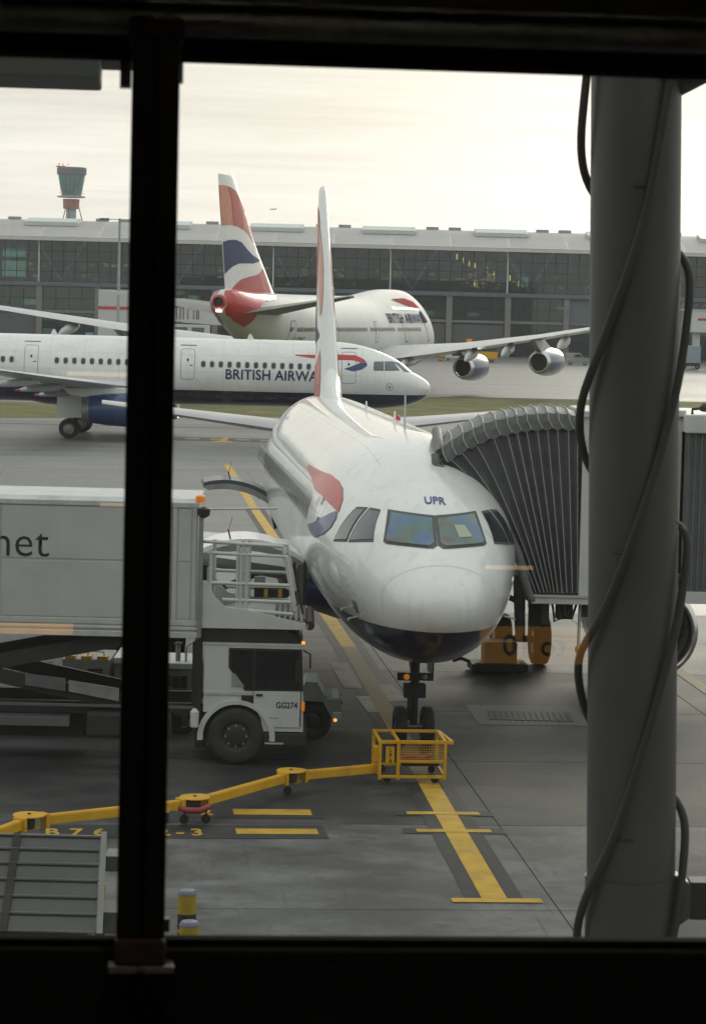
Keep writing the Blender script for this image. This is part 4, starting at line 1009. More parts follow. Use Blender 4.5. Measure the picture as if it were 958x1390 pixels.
jfin = MB().loft([jsec(8.6, 52.6, 67.0, .09), jsec(9.5, 53.8, 67.1, .09), jsec(14, 59.8, 68.3, .085), jsec(19.25, 65.2, 69.6, .07), jsec(19.4, 65.6, 69.6, .05)]).build('fin', M['white'], jumbo, smooth=50)
fin_art(jfin, jumbo, (65.2, 69.6, 19.3), (53.8, 67.1, 9.5), (1, -1), .03)
# red tail cone
decal('tail_cone_paint', [[(68.65, 8.1), (68.65, 9.1), (67.8, 9.52), (66, 9.66), (63, 9.55), (59.5, 9.42), (56.5, 9.2), (58.4, 8.85), (61, 8.75), (62.6, 8.4), (63.6, 7.8), (64.0, 7.2), (64.6, 6.5), (66.4, 7.0), (67.8, 7.5)]], jb, 1, .06, M['red'], jumbo, .22)
decal('tail_cone_paint', [[(68.65, 8.1), (68.65, 9.1), (67.8, 9.52), (66, 9.66), (63, 9.55), (59.5, 9.42), (59.6, 8.6), (63, 7.8), (64.6, 6.5), (66.4, 7.0), (67.8, 7.5)]], jb, -1, .06, M['red'], jumbo, .22)
MB().lathe([(.44, 68.6), (.42, 68.95), (.36, 68.98), (.33, 68.84), (.01, 68.84)], (0, 0, 8.58), 'x', 20).build('tail_exhaust', M['black'], jumbo, smooth=40)
MB().lathe([(.66, 68.35), (.60, 68.72), (.50, 68.80), (.01, 68.80)], (0, 0, 8.58), 'x', 24).build('tail_cap', M['red'], jumbo, smooth=50)
MB().box(68.3, 69.0, -.16, .16, 7.72, 7.92).build('tail_light', M['whitelit'], jumbo)
cw = []
for x in [8 + .51 * k for k in range(6, 96)]:
    if abs((x - 9.3) % 11.5) < 1.0: continue
    cw.append([(x + a, 6.3 + b) for a, b in rrect(0, 0, .26, .40, .1, 2)])
for x in [8.5 + .51 * k for k in range(22)]: cw.append([(x + a, 8.42 + b) for a, b in rrect(0, 0, .24, .32, .1, 2)])
kind(decal('cabin_windows', cw, jb, 1, .06, M['cabin'], jumbo, .6), 'stuff')
decal('windscreen', [[(2.6, 7.6), (4.4, 7.9), (4.5, 8.5), (3.3, 8.5)]], jb, 1, .03, M['cockpit'], jumbo, .4)
for x in (7.6, 17.5, 29.5, 44, 56): 
    o = decal('cabin_door', [rrect(x, 6.05, 1.05, 1.95, .25)], jb, 1, .03, jm_, jumbo, .5)
    decal('door_outline', ring2d(rrect(x, 6.05, 1.2, 2.1, .28), rrect(x, 6.05, 1.05, 1.95, .25)), jb, 1, .028, M['seal'], o, .6)
    decal('door_window', [rrect(x, 6.35, .22, .32, .1)], jb, 1, .04, M['cabin'], o, .3)
bm = text_bm('BRITISH AIRWAYS', 1.34, bold=.03, sx=1.36, spacing=1.1)
for v in bm.verts: v.co = Vector((23.6 - v.co.x, 6.95 + v.co.y, 0))
divide(bm, .2); decal('title_lettering', None, jb, 1, .07, mat('faded_navy', (.02, .03, .11), .8, spec=.1), jumbo, bm=bm)
bm = text_bm('G-CIVC', .75, bold=.01)
for v in bm.verts: v.co = Vector((55.5 - v.co.x, 5.1 + v.co.y, 0))
divide(bm, .5); decal('registration_lettering', None, jb, 1, .035, M['seal'], jumbo, bm=bm)
decal('ribbon_emblem', [[(17.5, 9.35), (12, 9.5), (8.8, 9.2), (7.4, 8.5), (10, 8.5), (13.5, 8.9)]], jb, 1, .07, mat('faded_red', (.46, .05, .05), .8, spec=.1), jumbo, .22)
decal('ribbon_emblem', [[(7.6, 8.3), (8.6, 8.0), (8.8, 7.0), (6.4, 7.0), (7.0, 7.7)]], jb, 1, .07, mat('faded_navy', (.02, .03, .11), .8, spec=.1), jumbo, .22)
decal('belly_paint', [[(8, 3.1), (16, 3.5), (42, 3.5), (47, 3.0), (46, 2.2), (10, 2.2)]], jb, 1, .03, M['blue'], jumbo, .8)
# gear
ng = MB().tube([(7.9, 0, 2.6), (8.0, 0, .6)], .16, 10).build('nose_gear', M['steel'], jumbo)
for s in (-1, 1): wheel(ng, 8.0, s * .45, .62, .62, .42)
for gx, gy in ((30.5, 5.5), (30.5, -5.5), (33.6, 1.9), (33.6, -1.9)):
    mg = MB().tube([(gx, gy, 3.2), (gx, gy, .75)], .22, 10).beam((gx - .9, gy, .7), (gx + .9, gy, .7), .25).build('main_gear', M['steel'], jumbo)
    for dx in (-.75, .75):
        for s in (-1, 1): wheel(mg, gx + dx, gy + s * .55, .63, .63, .45)

# ------------------------------------------------------------------ passenger boarding bridge on the port side
def boarding_bridge():
    t = thing('boarding_bridge', 'boarding bridge with dark folding hood pressed against the nose of the airliner', 'jet bridge', (4.3, 48.8, 0), 0)
    ox, oy = 4.3, 48.8
    tops = [(1.62, 5.73), (1.79, 5.86), (1.99, 5.99), (2.18, 6.08), (2.37, 6.18), (2.59, 6.25), (2.8, 6.30), (2.98, 6.34), (3.16, 6.37), (3.36, 6.39), (3.55, 6.41), (3.74, 6.41), (3.94, 6.40), (4.11, 6.36)]
    bots = [3.36, 3.41, 3.45, 3.50, 3.55, 3.60, 3.65, 3.71, 3.77, 3.84, 3.92, 4.01, 4.11, 4.21]
    c0 = [(1.53, 5.39), (2.0, 5.10), (2.38, 4.82), (2.62, 4.56), (2.82, 4.30), (2.98, 4.04), (3.10, 3.79), (3.22, 3.38), (3.33, 2.99)]
    nS = 9; n = len(tops)
    def leg(h):
        T, B = tops[h], (bots[h], 3.07); pts = []
        bow = max(0, 1 - h / 5.5) ** 1.3
        for k in range(nS):
            u = k / (nS - 1); x = T[0] + (B[0] - T[0]) * u; z = T[1] - .24 + (B[1] - T[1] + .24) * u
            cx, cz = c0[k]
            pts.append((x + (cx - x) * bow, z + (cz - z) * bow))
        return pts
    L_ = [leg(h) for h in range(n)]
    def mid(a, b, f_=.5): return (a[0] + (b[0] - a[0]) * f_, a[1] + (b[1] - a[1]) * f_)
    depth = 2.65
    # pleated fabric, near and far sides: folds sink inward between hoops
    for side in (0, 1):
        y0 = 0 if side == 0 else depth; sg = 1 if side == 0 else -1
        cols = []
        for h in range(n):
            cols.append([(p[0] - ox, y0, p[1]) for p in L_[h]])
            if h < n - 1: cols.append([(mid(p, q)[0] - ox, y0 + sg * .045, mid(p, q)[1]) for p, q in zip(L_[h], L_[h + 1])])
        MB().loft(cols, caps=False, closed=False).build('hood_side', M['bellow'], t, smooth=15)
    for h in range(n):
        MB().tube([(p[0] - ox, -.012, p[1]) for p in L_[h]], 0.009 if h else .018, 6).build('hood_rib', M['rib'], t, smooth=60)
    # roof of the hood: scalloped cloth with an overhanging skirt
    rows = []
    for h in range(n):
        T = tops[h]
        rows.append([(T[0] - ox + .10, -.05, T[1] - .28), (T[0] - ox + .02, -.055, T[1] - .14), (T[0] - ox, -.02, T[1] + .0), (T[0] - ox, .5, T[1] + .07), (T[0] - ox, depth - .5, T[1] + .07), (T[0] - ox, depth, T[1] - .1), (T[0] - ox, depth, T[1] - .3)])
        if h < n - 1:
            m_ = mid(T, tops[h + 1])
            rows.append([(m_[0] - ox + .10, -.03, m_[1] - .325), (m_[0] - ox + .02, -.04, m_[1] - .165), (m_[0] - ox, .0, m_[1] - .012), (m_[0] - ox, .5, m_[1] + .06), (m_[0] - ox, depth - .5, m_[1] + .05), (m_[0] - ox, depth, m_[1] - .12), (m_[0] - ox, depth, m_[1] - .32)])
    for k in range(n - 1):
        MB().loft(rows[2 * k:2 * k + 3], caps=False, closed=False).build('hood_roof', M['hood'], t, smooth=20)
    for h in range(0, n): MB().tube([(p[0], p[1] - .012, p[2] + .012) for p in rows[2 * h][:6]], .014, 6).build('roof_hoop', M['rib'], t)
    # padded bumper lying on the fuselage
    pad = [(c[0] - ox - .02, -.06, c[1] - .02) for c in c0]
    MB().tube([(1.50 - ox, .02, 5.58)] + pad + [(3.40 - ox, -.02, 2.92)], .085, 10).build('contact_pad', M['hood'], t, smooth=60)
    MB().tube([(1.60 - ox, .1, 5.60), (1.55 - ox, depth * .5, 5.95), (1.62 - ox, depth, 5.7)], .10, 10).build('contact_pad', M['hood'], t, smooth=60)
    # cab: frame posts, floor, roof, walls
    MB().box(-.08, .30, -.06, .22, 2.98, 6.42).build('cab_post', M['bridge'], t, bevel=.02)
    MB().box(-.08, .30, depth - .2, depth + .06, 2.98, 6.42).build('cab_post', M['bridge'], t, bevel=.02)
    MB().box(-.95, .42, -.10, depth + .1, 2.86, 2.99).build('cab_floor', M['bridge'], t, bevel=.015)
    MB().box(-.92, .4, -.13, -.105, 2.99, 3.035).build('floor_edge', M['alu'], t)
    MB().box(.30, 1.75, -.0, .06, 2.98, 6.38).build('cab_wall', M['bridge'], t)
    MB().box(.30, 1.75, depth - .06, depth, 2.98, 6.38).build('cab_wall', M['bridge'], t)
    MB().prism([(-.12, 6.34), (1.80, 6.40), (1.80, 6.52), (-.12, 6.46)], -.12, depth + .1, 'xz').build('cab_roof', M['bridge'], t, bevel=.02)
    MB().tube([(.1, -.08, 5.95), (.1, -.2, 5.98), (.1, -.24, 5.85)], .035, 8).build('cab_lamp', M['black'], t)
    MB().lathe([(.001, 0), (.05, .01), (.055, .12), (.001, .14)], (.12, -.14, 5.3), 'z', 10).build('floodlight', M['black'], t)
    # gear hanging below the floor
    b = MB().box(-.75, -.60, .1, .5, 2.45, 2.86).box(-.45, -.15, .2, .6, 2.55, 2.86).box(.0, .4, .2, .7, 2.6, 2.86); b.build('under_cab_box', M['dark'], t)
    b = MB()
    for k in range(3): b.tube([(-.55 + .1 * k, .05, 2.86), (-.5 + .1 * k, .0, 2.52 + .05 * k), (-.38 + .1 * k, .02, 2.6), (-.3 + .1 * k, .1, 2.84)], .025, 6)
    b.build('cable_loop', M['black'], t)
    MB().tube([(-.02, .2, 2.86), (-.03, .2, 2.02)], .03, 8).build('sensor_wand', M['alu'], t)
    MB().lathe([(.05, 0), (.06, .1), (.03, .14)], (-.03, .2, 1.92), 'z', 10, True).build('wand_tip', M['yellow'], t)
    MB().box(-.93, -.72, .6, 1.0, 2.3, 2.86).build('leveller_arm', M['dark'], t)
    # tunnel running off to the right
    x0, x1 = 1.75, 14.0
    MB().box(x0, x1, -.55, depth + .35, 2.98, 3.2).build('tunnel_floor', M['bridge'], t)
    MB().box(x0, x1, -.60, depth + .4, 6.12, 6.46).build('tunnel_roof', M['bridge'], t, bevel=.03)
    for (y, s) in ((-.48, -1), (depth + .28, 1)):
        pr = []; nn = int((x1 - x0) / .115)
        for k in range(nn):
            xx = x0 + k * .115; pr += [(xx, y), (xx + .04, y), (xx + .057, y + s * .03), (xx + .098, y + s * .03)]
        rings = [[(a, b_, z) for a, b_ in pr] for z in (3.2, 6.12)]
        MB().loft(rings, caps=False, closed=False).build('tunnel_side', M['corrug'], t)
    MB().tube([(1.9, -.2, 6.46), (1.9, -.2, 6.55), (2.1, -.2, 6.57)], .03, 6).lathe([(.001, 0), (.08, .02), (.09, .10), (.03, .16)], (2.12, -.2, 6.5), 'z', 10).build('roof_lamp', M['dark'], t)
    # drive column and bogie
    for yy in (.1, 2.2): MB().beam((7.2, yy, .9), (7.2, yy, 3.0), .35).build('support_leg', M['bridge'], t)
    bg = MB().box(6.8, 7.6, -.1, 2.4, .65, .95).build('bogie', M['dark'], t)
    for yy in (.15, 2.15): wheel(bg, 7.2, yy, .5, .5, .36)
boarding_bridge()

# ------------------------------------------------------------------ catering truck on the starboard side
def catering_truck():
    t = thing('catering_truck', 'white catering truck with raised box body and a platform under the open cargo door', 'truck', (-.80, 47.0, 0), YAW * .25)
    cab = MB().prism([(-1.80, .95), (-1.80, 2.16), (-.06, 2.16), (-.01, 1.4), (0, .62), (-.72, .62), (-.76, .84), (-.86, 1.02), (-1.0, 1.12), (-1.2, 1.16), (-1.40, 1.12), (-1.54, 1.02), (-1.62, .95)], 0, 2.35).build('cab', M['truckw'], t, bevel=.02)
    MB().box(-1.78, -.04, -.01, 2.36, 2.165, 2.21).build('cab_roof_edge', M['alu'], t)
    MB().prism([(-1.9, 2.21), (-.1, 2.21), (-.16, 2.36), (-.35, 2.46), (-1.9, 2.46)], .05, 2.3).build('wind_deflector', M['black'], t)
    # window band: black frame with two panes
    MB().prism([(-1.36, 2.12), (-.055, 2.12), (-.01, 1.36), (-1.06, 1.35), (-1.36, 1.77)], -.012, .004).build('window_frame', M['black'], t)
    MB().prism([(-1.32, 2.08), (-.93, 2.08), (-.93, 1.39), (-1.04, 1.39), (-1.32, 1.77)], -.018, -.013).build('rear_pane', M['cabglass'], t)
    MB().prism([(-.87, 2.08), (-.12, 2.08), (-.08, 1.40), (-.87, 1.39)], -.018, -.013).build('door_pane', M['cabglass'], t)
    o = MB().prism([(-.90, 1.345), (-.06, 1.345), (-.07, .70), (-.66, .70), (-.76, .98), (-.90, 1.12)], -.022, .004).build('cab_door', M['truckw'], t, bevel=.006)
    MB().box(-.86, -.74, -.04, -.02, 1.26, 1.30).build('handle', M['black'], o)
    bm = text_bm('GG274', .155, bold=.004, sx=.85); ob = bm_obj('number_lettering', bm, M['textblk'], o); ob.rotation_euler = (R(90), 0, 0); ob.location = (-.50, -.0245, 1.05)
    MB().box(-1.30, -.96, -.0135, -.0125, 1.42, 1.66).build('seat_glimpse', M['gse'], t)
    MB().box(-.62, -.30, -.0135, -.0125, 1.40, 1.56).build('dash_glimpse', M['seal'], t)
    MB().box(-.16, -.06, -.20, -.13, 1.55, 1.95).build('mirror', M['black'], t, bevel=.01)
    for x in (-.905, -.055): MB().box(x - .006, x + .006, -.0235, .004, .72, 1.36).build('door_gap', M['black'], t)
    MB().box(-.72, -.45, -.0232, -.022, .86, .872).build('scratch', M['seal'], t)
    MB().box(-.04, .02, -.02, .10, 1.0, 1.16).build('marker_lamp', M['amber'], t)
    MB().box(-.06, .0, -.02, .03, 2.215, 2.26).build('roof_marker', M['amber_lit'], t)
    MB().box(-1.12, -.82, -.016, .0, 1.1, 1.28).build('side_vent', M['black'], t)
    MB().box(-1.80, -.9, -.02, .0, 1.27, 1.32).build('body_crease', M['alu'], t)
    MB().box(-1.28, -1.20, -.02, .0, 1.13, 1.16).build('side_lamp', M['amber'], t)
    # fender arch, wheels
    pts = [(-1.20 + .70 * math.cos(a), .50 + .68 * math.sin(a)) for a in [R(d) for d in range(-5, 186, 10)]]
    inn = [(-1.20 + .60 * math.cos(a), .50 + .60 * math.sin(a)) for a in [R(d) for d in range(185, -6, -10)]]
    MB().prism(pts + inn, -.045, .10).build('fender', M['truckw'], t, bevel=.01)
    MB().prism(inn, .30, 2.05).build('wheel_well', M['black'], t)
    for yy in (.11, 2.24):
        wheel(t, -1.20, yy, .52, .52, .32, hubm=M['dark'])
        wheel(t, -7.6, yy, .52, .52, .32, hubm=M['dark'])
    MB().box(-.72, .06, -.01, 2.35, .36, .60).build('bumper', M['dark'], t, bevel=.03)
    MB().box(-.68, -.35, -.05, .0, .395, .42).build('cab_step', M['alu'], t)
    # mirror and gutter stalk at the cab front
    MB().tube([(-.02, -.02, 2.1), (.10, -.16, 2.05), (.10, -.16, 1.8)], .018, 6).build('mirror_arm', M['black'], t)
    # chassis under the raised body
    for yy in (.35, 1.85): MB().box(-9.2, -1.6, yy, yy + .14, .82, 1.04).build('chassis_rail', M['dark'], t)
    MB().box(-5.9, -1.95, -.02, .03, 1.0, 1.045).build('chassis_edge', M['seal'], t)
    MB().box(-1.95, -1.75, .3, 2.2, .25, .95).box(-5.9, -4.0, .6, 1.7, .35, .8).build('added_underbody', M['black'], t)  # black boxes added to deepen the shadow under the raised body
    MB().box(-3.9, -2.35, .0, .5, .42, .92).build('fuel_tank', M['dark'], t, bevel=.08)
    MB().box(-5.9, -4.2, .02, .4, .62, .80).build('tool_locker', M['seal'], t, bevel=.02)
    for yy in (.18, 2.0):
        for (p, q) in (((-9.0, 0, 1.05), (-3.3, 0, 2.2)), ((-3.2, 0, 1.05), (-9.0, 0, 2.2))):
            MB().beam((p[0], yy, p[2]), (q[0], yy + .09, q[2]), .10, .26).build('scissor_arm', M['dark'], t)
    MB().tube([(-6.2, .16, 1.6), (-6.2, 2.2, 1.6)], .10, 10).build('scissor_pin', M['steel'], t)
    for (a, b_, z, dz) in ((-5.0, -4.28, 1.46, -.10), (-4.22, -3.32, 1.36, -.16)):
        MB().prism([(a, z - .1), (b_, z - .1 + dz), (b_, z + .13 + dz), (a, z + .10)], .05, .11).build('cover_plate', M['seal'] if a < -4.5 else M['steel'], t)
    MB().tube([(-3.2, 1.0, 1.1), (-3.2, 1.0, 2.2)], .07, 8).build('lift_ram', M['steel'], t)
    for x in (-1.98, -1.90): MB().beam((x, .12, .9), (x, .12, 2.2), .07).build('rear_cab_post', M['dark'], t)
    MB().box(-1.97, -1.84, -.02, .3, .85, 2.25).build('cab_back', M['black'], t)
    MB().lathe([(.02, 0), (.075, .03), (.08, .3), (.03, .36)], (-1.95, -.08, .66), 'z', 14, True).build('fire_extinguisher', M['gsewhite'], t, smooth=40)
    # box body
    box = MB().box(-9.4, -1.96, .0, 2.4, 2.28, 4.66).build('box_body', M['boxgrey'], t)
    MB().prism([(-.03, 4.62), (-.03, 4.71), (.10, 4.78), (2.3, 4.78), (2.43, 4.71), (2.43, 4.62)], -9.42, -1.94, 'yz').build('box_roof_rail', M['alu'], t, bevel=.01)
    for (z0, z1, pr) in ((2.28, 2.38, .045), (2.42, 2.47, .03), (2.50, 2.60, .02)): MB().box(-9.42, -1.94, -pr, .02, z0, z1).build('bottom_rail', M['alu'], t, bevel=.008)
    for x in (-2.05, -2.40, -5.55, -9.3): MB().box(x, x + .07, -.025, .0, 2.6, 4.62).build('corner_post' if x > -2.1 else 'panel_joint', M['boxgrey'], t)
    for (xa, xb) in ((-9.3, -5.58), (-5.45, -2.42), (-2.3, -2.08)):
        for (za, zb) in ((2.62, 3.62), (3.66, 4.59)): MB().box(xa, xb, -.012, .0, za, zb).build('side_panel', M['boxgrey'], t, bevel=.005)
        MB().tube([(-1.90, -.03, 2.3), (-1.90, -.03, 4.58)], .045, 10).build('door_rod', M['alu'], t)
    bm = text_bm('gourmet', .80, 'RIGHT', bold=-.004, sx=.98, spacing=1.02)
    ob = bm_obj('brand_lettering', bm, M['textblk'], t); ob.rotation_euler = (R(90), 0, 0); ob.location = (-4.60, -.0165, 3.685)
    MB().lathe([(.08, 0), (.09, .02), (.085, .11), (.05, .13)], (-1.93, .05, 4.72), 'z', 14, True).build('beacon', M['amber'], t, smooth=40)
    MB().lathe([(.04, 0), (.11, .05), (.12, .16), (.02, .2)], (-1.86, -.05, 4.45), 'z', 12, True).build('work_lamp', M['black'], t, smooth=40)
    MB().tube([(-1.88, 0, 4.60), (-.55, .1, 4.64)], .02, 6).build('awning_rail', M['alu'], t)
    # front platform
    sp = [(-1.86, 3.32), (-1.79, 3.32), (-1.63, 3.03), (-1.45, 2.86), (-1.06, 2.82), (-.10, 2.60), (.06, 2.58), (.06, 2.50), (-.10, 2.47), (-1.86, 2.47)]
    MB().prism(sp, -.02, .03).build('platform_side', M['truckw'], t, bevel=.008)
    MB().prism(sp, 2.35, 2.40).build('platform_side', M['truckw'], t, bevel=.008)
    MB().prism([(-1.86, 2.58), (-1.06, 2.74), (.0, 2.62), (.0, 2.50), (-1.86, 2.47)], .04, 2.34).build('platform_deck', M['steel'], t)
    MB().tube([(.08, -.02, 2.55), (.08, 2.4, 2.55)], .085, 12).build('platform_buffer', M['rust'], t, smooth=40)
    for k in range(6): MB().box(-.55 + .1 * k, -.49 + .1 * k, .05, 2.3, 2.70 - .012 * k, 2.715 - .012 * k).build('deck_slat', M['dark'], t)
    def rail(pts, r=.034, m='truckw'): MB().tube(pts, r, 8).build('guard_rail', M[m], t, smooth=60)
    for yy in (.04, 2.30):
        for x in (-1.72, -1.18, -1.07): rail([(x, yy, 2.75), (x, yy, 3.86 if x < -1.6 or yy > 1 else 3.92)])
        rail([(-1.80, yy, 3.82), (-.36, yy, 3.78), (-.20, yy, 2.92)])
        for z in (3.28, 2.98): rail([(-1.72 if z > 3.1 else -1.5, yy, z), (-.26, yy, z - .02)])
        rail([(-1.05, yy, 2.80), (-.22, yy, 2.74)])
    rail([(-1.86, .04, 4.02), (-.44, .04, 3.96)], .03); rail([(-.44, .04, 3.96), (-.20, .04, 2.80)], .03); rail([(-1.24, .04, 3.98), (-1.24, .04, 2.84)], .028)
    MB().add([(-1.02, .05, 3.02), (-.32, .05, 3.0), (-.42, .05, 3.74), (-1.02, .05, 3.76)], [(0, 1, 2, 3)]).build('screen', M['polycarb'], t)
    for k in range(5): MB().box(-.90 + .13 * k, -.83 + .13 * k, 1.2, 1.25, 2.92, 3.06).build('hazard_stripe', M['yellow'] if k % 2 else M['black'], t)
    MB().box(-.95, -.35, 1.25, 1.30, 2.90, 3.08).build('hazard_board', M['dark'], t)
    MB().box(-.95, -.75, 1.1, 1.2, 3.14, 3.30).build('control_box', M['gse'], t)
    MB().tube([(-.22, .03, 3.7), (-.16, .02, 3.3), (-.05, .02, 2.75)], .022, 6).build('bumper_strip', M['black'], t)
catering_truck()

# ------------------------------------------------------------------ other ground equipment round the truck
t = thing('tow_tractor', 'low grey tow tractor with slatted bonnet peeping out behind the truck cab', 'tractor', (-.10, 49.9, 0), YAW * .3)
MB().prism([(-2.6, .35), (-2.6, .95), (-.78, 1.0), (-.72, 1.12), (-.50, 1.12), (-.36, .86), (-.04, .80), (-.02, .55), (-.25, .50), (-.38, .74), (-.78, .76), (-.80, .35)], 0, 1.3).build('body', M['gse'], t, bevel=.015)
for k in range(7): MB().beam((-.72 + .058 * k, .08, .90 if k else .9), (-.74 + .058 * k, 1.2, .92), .022, .02).build('bonnet_slat', M['alu'], t)
MB().box(-.30, -.08, -.01, 1.2, .80, .83).build('front_tray', M['alu'], t)
for yy in (.1, 1.2): MB().tube([(-.10, yy, .80), (-.02, yy, .70)], .03, 8).build('buffer', M['black'], t)
for yy in (.15, 1.15):
    wheel(t, -.57, yy, .36, .36, .25, hubm=M['black']); wheel(t, -2.1, yy, .36, .36, .25)
MB().box(-.20, -.02, -.01, .18, .40, .56).build('headlamp', M['alu'], t, bevel=.02)
MB().lathe([(.001, -.015), (.035, -.01), (.04, .03)], (-.14, .0, .40), 'y', 12).build('lit_lamp', M['amber_lit'], t)
def gpu(x, y, w_, h, label, white_top):
    t = thing('ground_power_unit', label, 'generator', (x, y, 0), 0, 'ground power units behind the truck')
    MB().box(0, w_, 0, 1.5, .38, h).build('housing', M['gse'], t, bevel=.02)
    if white_top: MB().box(-.02, w_ + .02, -.03, 1.52, h, h + .12).build('lid', M['gsewhite'], t, bevel=.02)
    else:
        for k in range(3): MB().box(.05 + k * (w_ - .3) / 2, .25 + k * (w_ - .3) / 2, .0, .3, h, h + .06).build('roof_clip', M['yellow'], t)
        MB().tube([(w_ * .5, .1, h), (w_ * .55, .1, h + .16), (w_ * .85, .1, h + .14), (w_ * .88, .1, h)], .02, 6).build('lifting_bar', M['alu'], t)
    for k in range(5): MB().box(w_ - .42, w_ - .14, -.02, .0, h - .22 - .07 * k, h - .18 - .07 * k).build('louvre', M['black'], t)
    for xx in (.2, w_ - .2):
        for yy in (.15, 1.35): wheel(t, xx, yy, .24, .24, .16)
    MB().beam((0, .75, .38), (-.7, .75, .25), .06).build('tow_bar', M['dark'], t)
    return t
gpu(-5.52, 50.4, .92, 1.38, 'dull grey generator with yellow clips on its roof, under the box truck', False)
gpu(-4.52, 50.5, .75, 1.30, 'grey generator with white lid just left of the window mullion', True)
t = gpu(-3.62, 50.2, .66, 1.26, 'grey generator with exhaust stack and red stripe behind the truck cab', True)
MB().tube([(.32, .3, 1.36), (.32, .3, 1.72)], .05, 10).build('exhaust_stack', M['steel'], t)
MB().lathe([(.05, 0), (.09, .03), (.02, .06)], (.32, .3, 1.70), 'z', 10).build('stack_cap', M['dark'], t)
MB().tube([(.48, .2, 1.36), (.48, .2, 1.68), (.56, .2, 1.75), (.70, .2, 1.75)], .025, 8).build('breather_pipe', M['alu'], t)
MB().box(.06, .58, -.022, .0, .82, .86).build('stripe', M['red'], t)
for k in range(3):
    for j in range(3): MB().box(.10 + .15 * k, .22 + .15 * k, -.02, .0, .94 + .07 * j, .99 + .07 * j).build('grille', M['black'], t)
t = thing('cargo_container', 'white freight container lettered for cargo under the truck body', 'container', (-7.4, 52.2, 0))
MB().prism([(0, .45), (1.55, .45), (1.55, 1.62), (0, 1.62)], 0, 1.5).build('shell', M['gsewhite'], t, bevel=.02)
MB().box(-.1, 1.65, -.1, 1.6, .30, .45).build('dolly_deck', M['dark'], t)
for xx in (.2, 1.35):
    for yy in (.1, 1.4): wheel(t, xx, yy, .2, .2, .14)
for body, z, s_ in (('BRITISH AIRWAYS', .98, .135), ('CARGO', .76, .24)):
    bm = text_bm(body, s_, 'RIGHT', bold=.003); ob = bm_obj('cargo_lettering', bm, mat('title_navy', (.012, .018, .09), .4), t); ob.rotation_euler = (R(90), 0, 0); ob.location = (1.5, -.012, z)
MB().prism([(.75, 1.22), (1.5, 1.18), (1.5, 1.24)], -.014, -.004).build('ribbon_emblem', M['red'], t)
t = thing('baggage_dolly', 'low flat dolly with yellow and black hazard end far left under the truck', 'dolly', (-7.1, 49.9, 0))
MB().box(0, 2.4, 0, 1.4, .42, .56).build('deck', M['gse'], t, bevel=.02)
for k in range(5): MB().prism([(.0 + .16 * k, .58), (.08 + .16 * k, .58), (.16 + .16 * k, .84), (.08 + .16 * k, .84)], -.01, .02).build('hazard_stripe', M['yellow'], t)
MB().box(-.02, .95, .02, .05, .57, .86).build('hazard_board', M['black'], t)
MB().box(1.2, 2.3, .0, .3, .58, .80).build('load_case', M['gsewhite'], t, bevel=.02)
MB().box(2.28, 2.34, -.02, .02, .6, .68).build('tail_lamp', M['redlit'], t)
for xx in (.3, 2.1):
    for yy in (.1, 1.3): wheel(t, xx, yy, .21, .21, .15)
# dark service box standing beside the nose gear on the far side
t = thing('hydrant_cart', 'small dark cart on a flat base standing below the port side of the belly', 'cart', (3.35, 59.8, 0), YAW)
MB().box(-.55, .75, 0, .9, .05, .22).build('base', M['dark'], t, bevel=.02)
MB().box(-.25, .5, .1, .8, .22, .72).build('body', M['dark'], t, bevel=.04)
MB().tube([(-.55, .4, .22), (-.75, .4, .3), (-.95, .4, .24)], .04, 8).build('hose', M['black'], t)
for xx in (-.4, .6): wheel(t, xx, .1, .12, .12, .08)

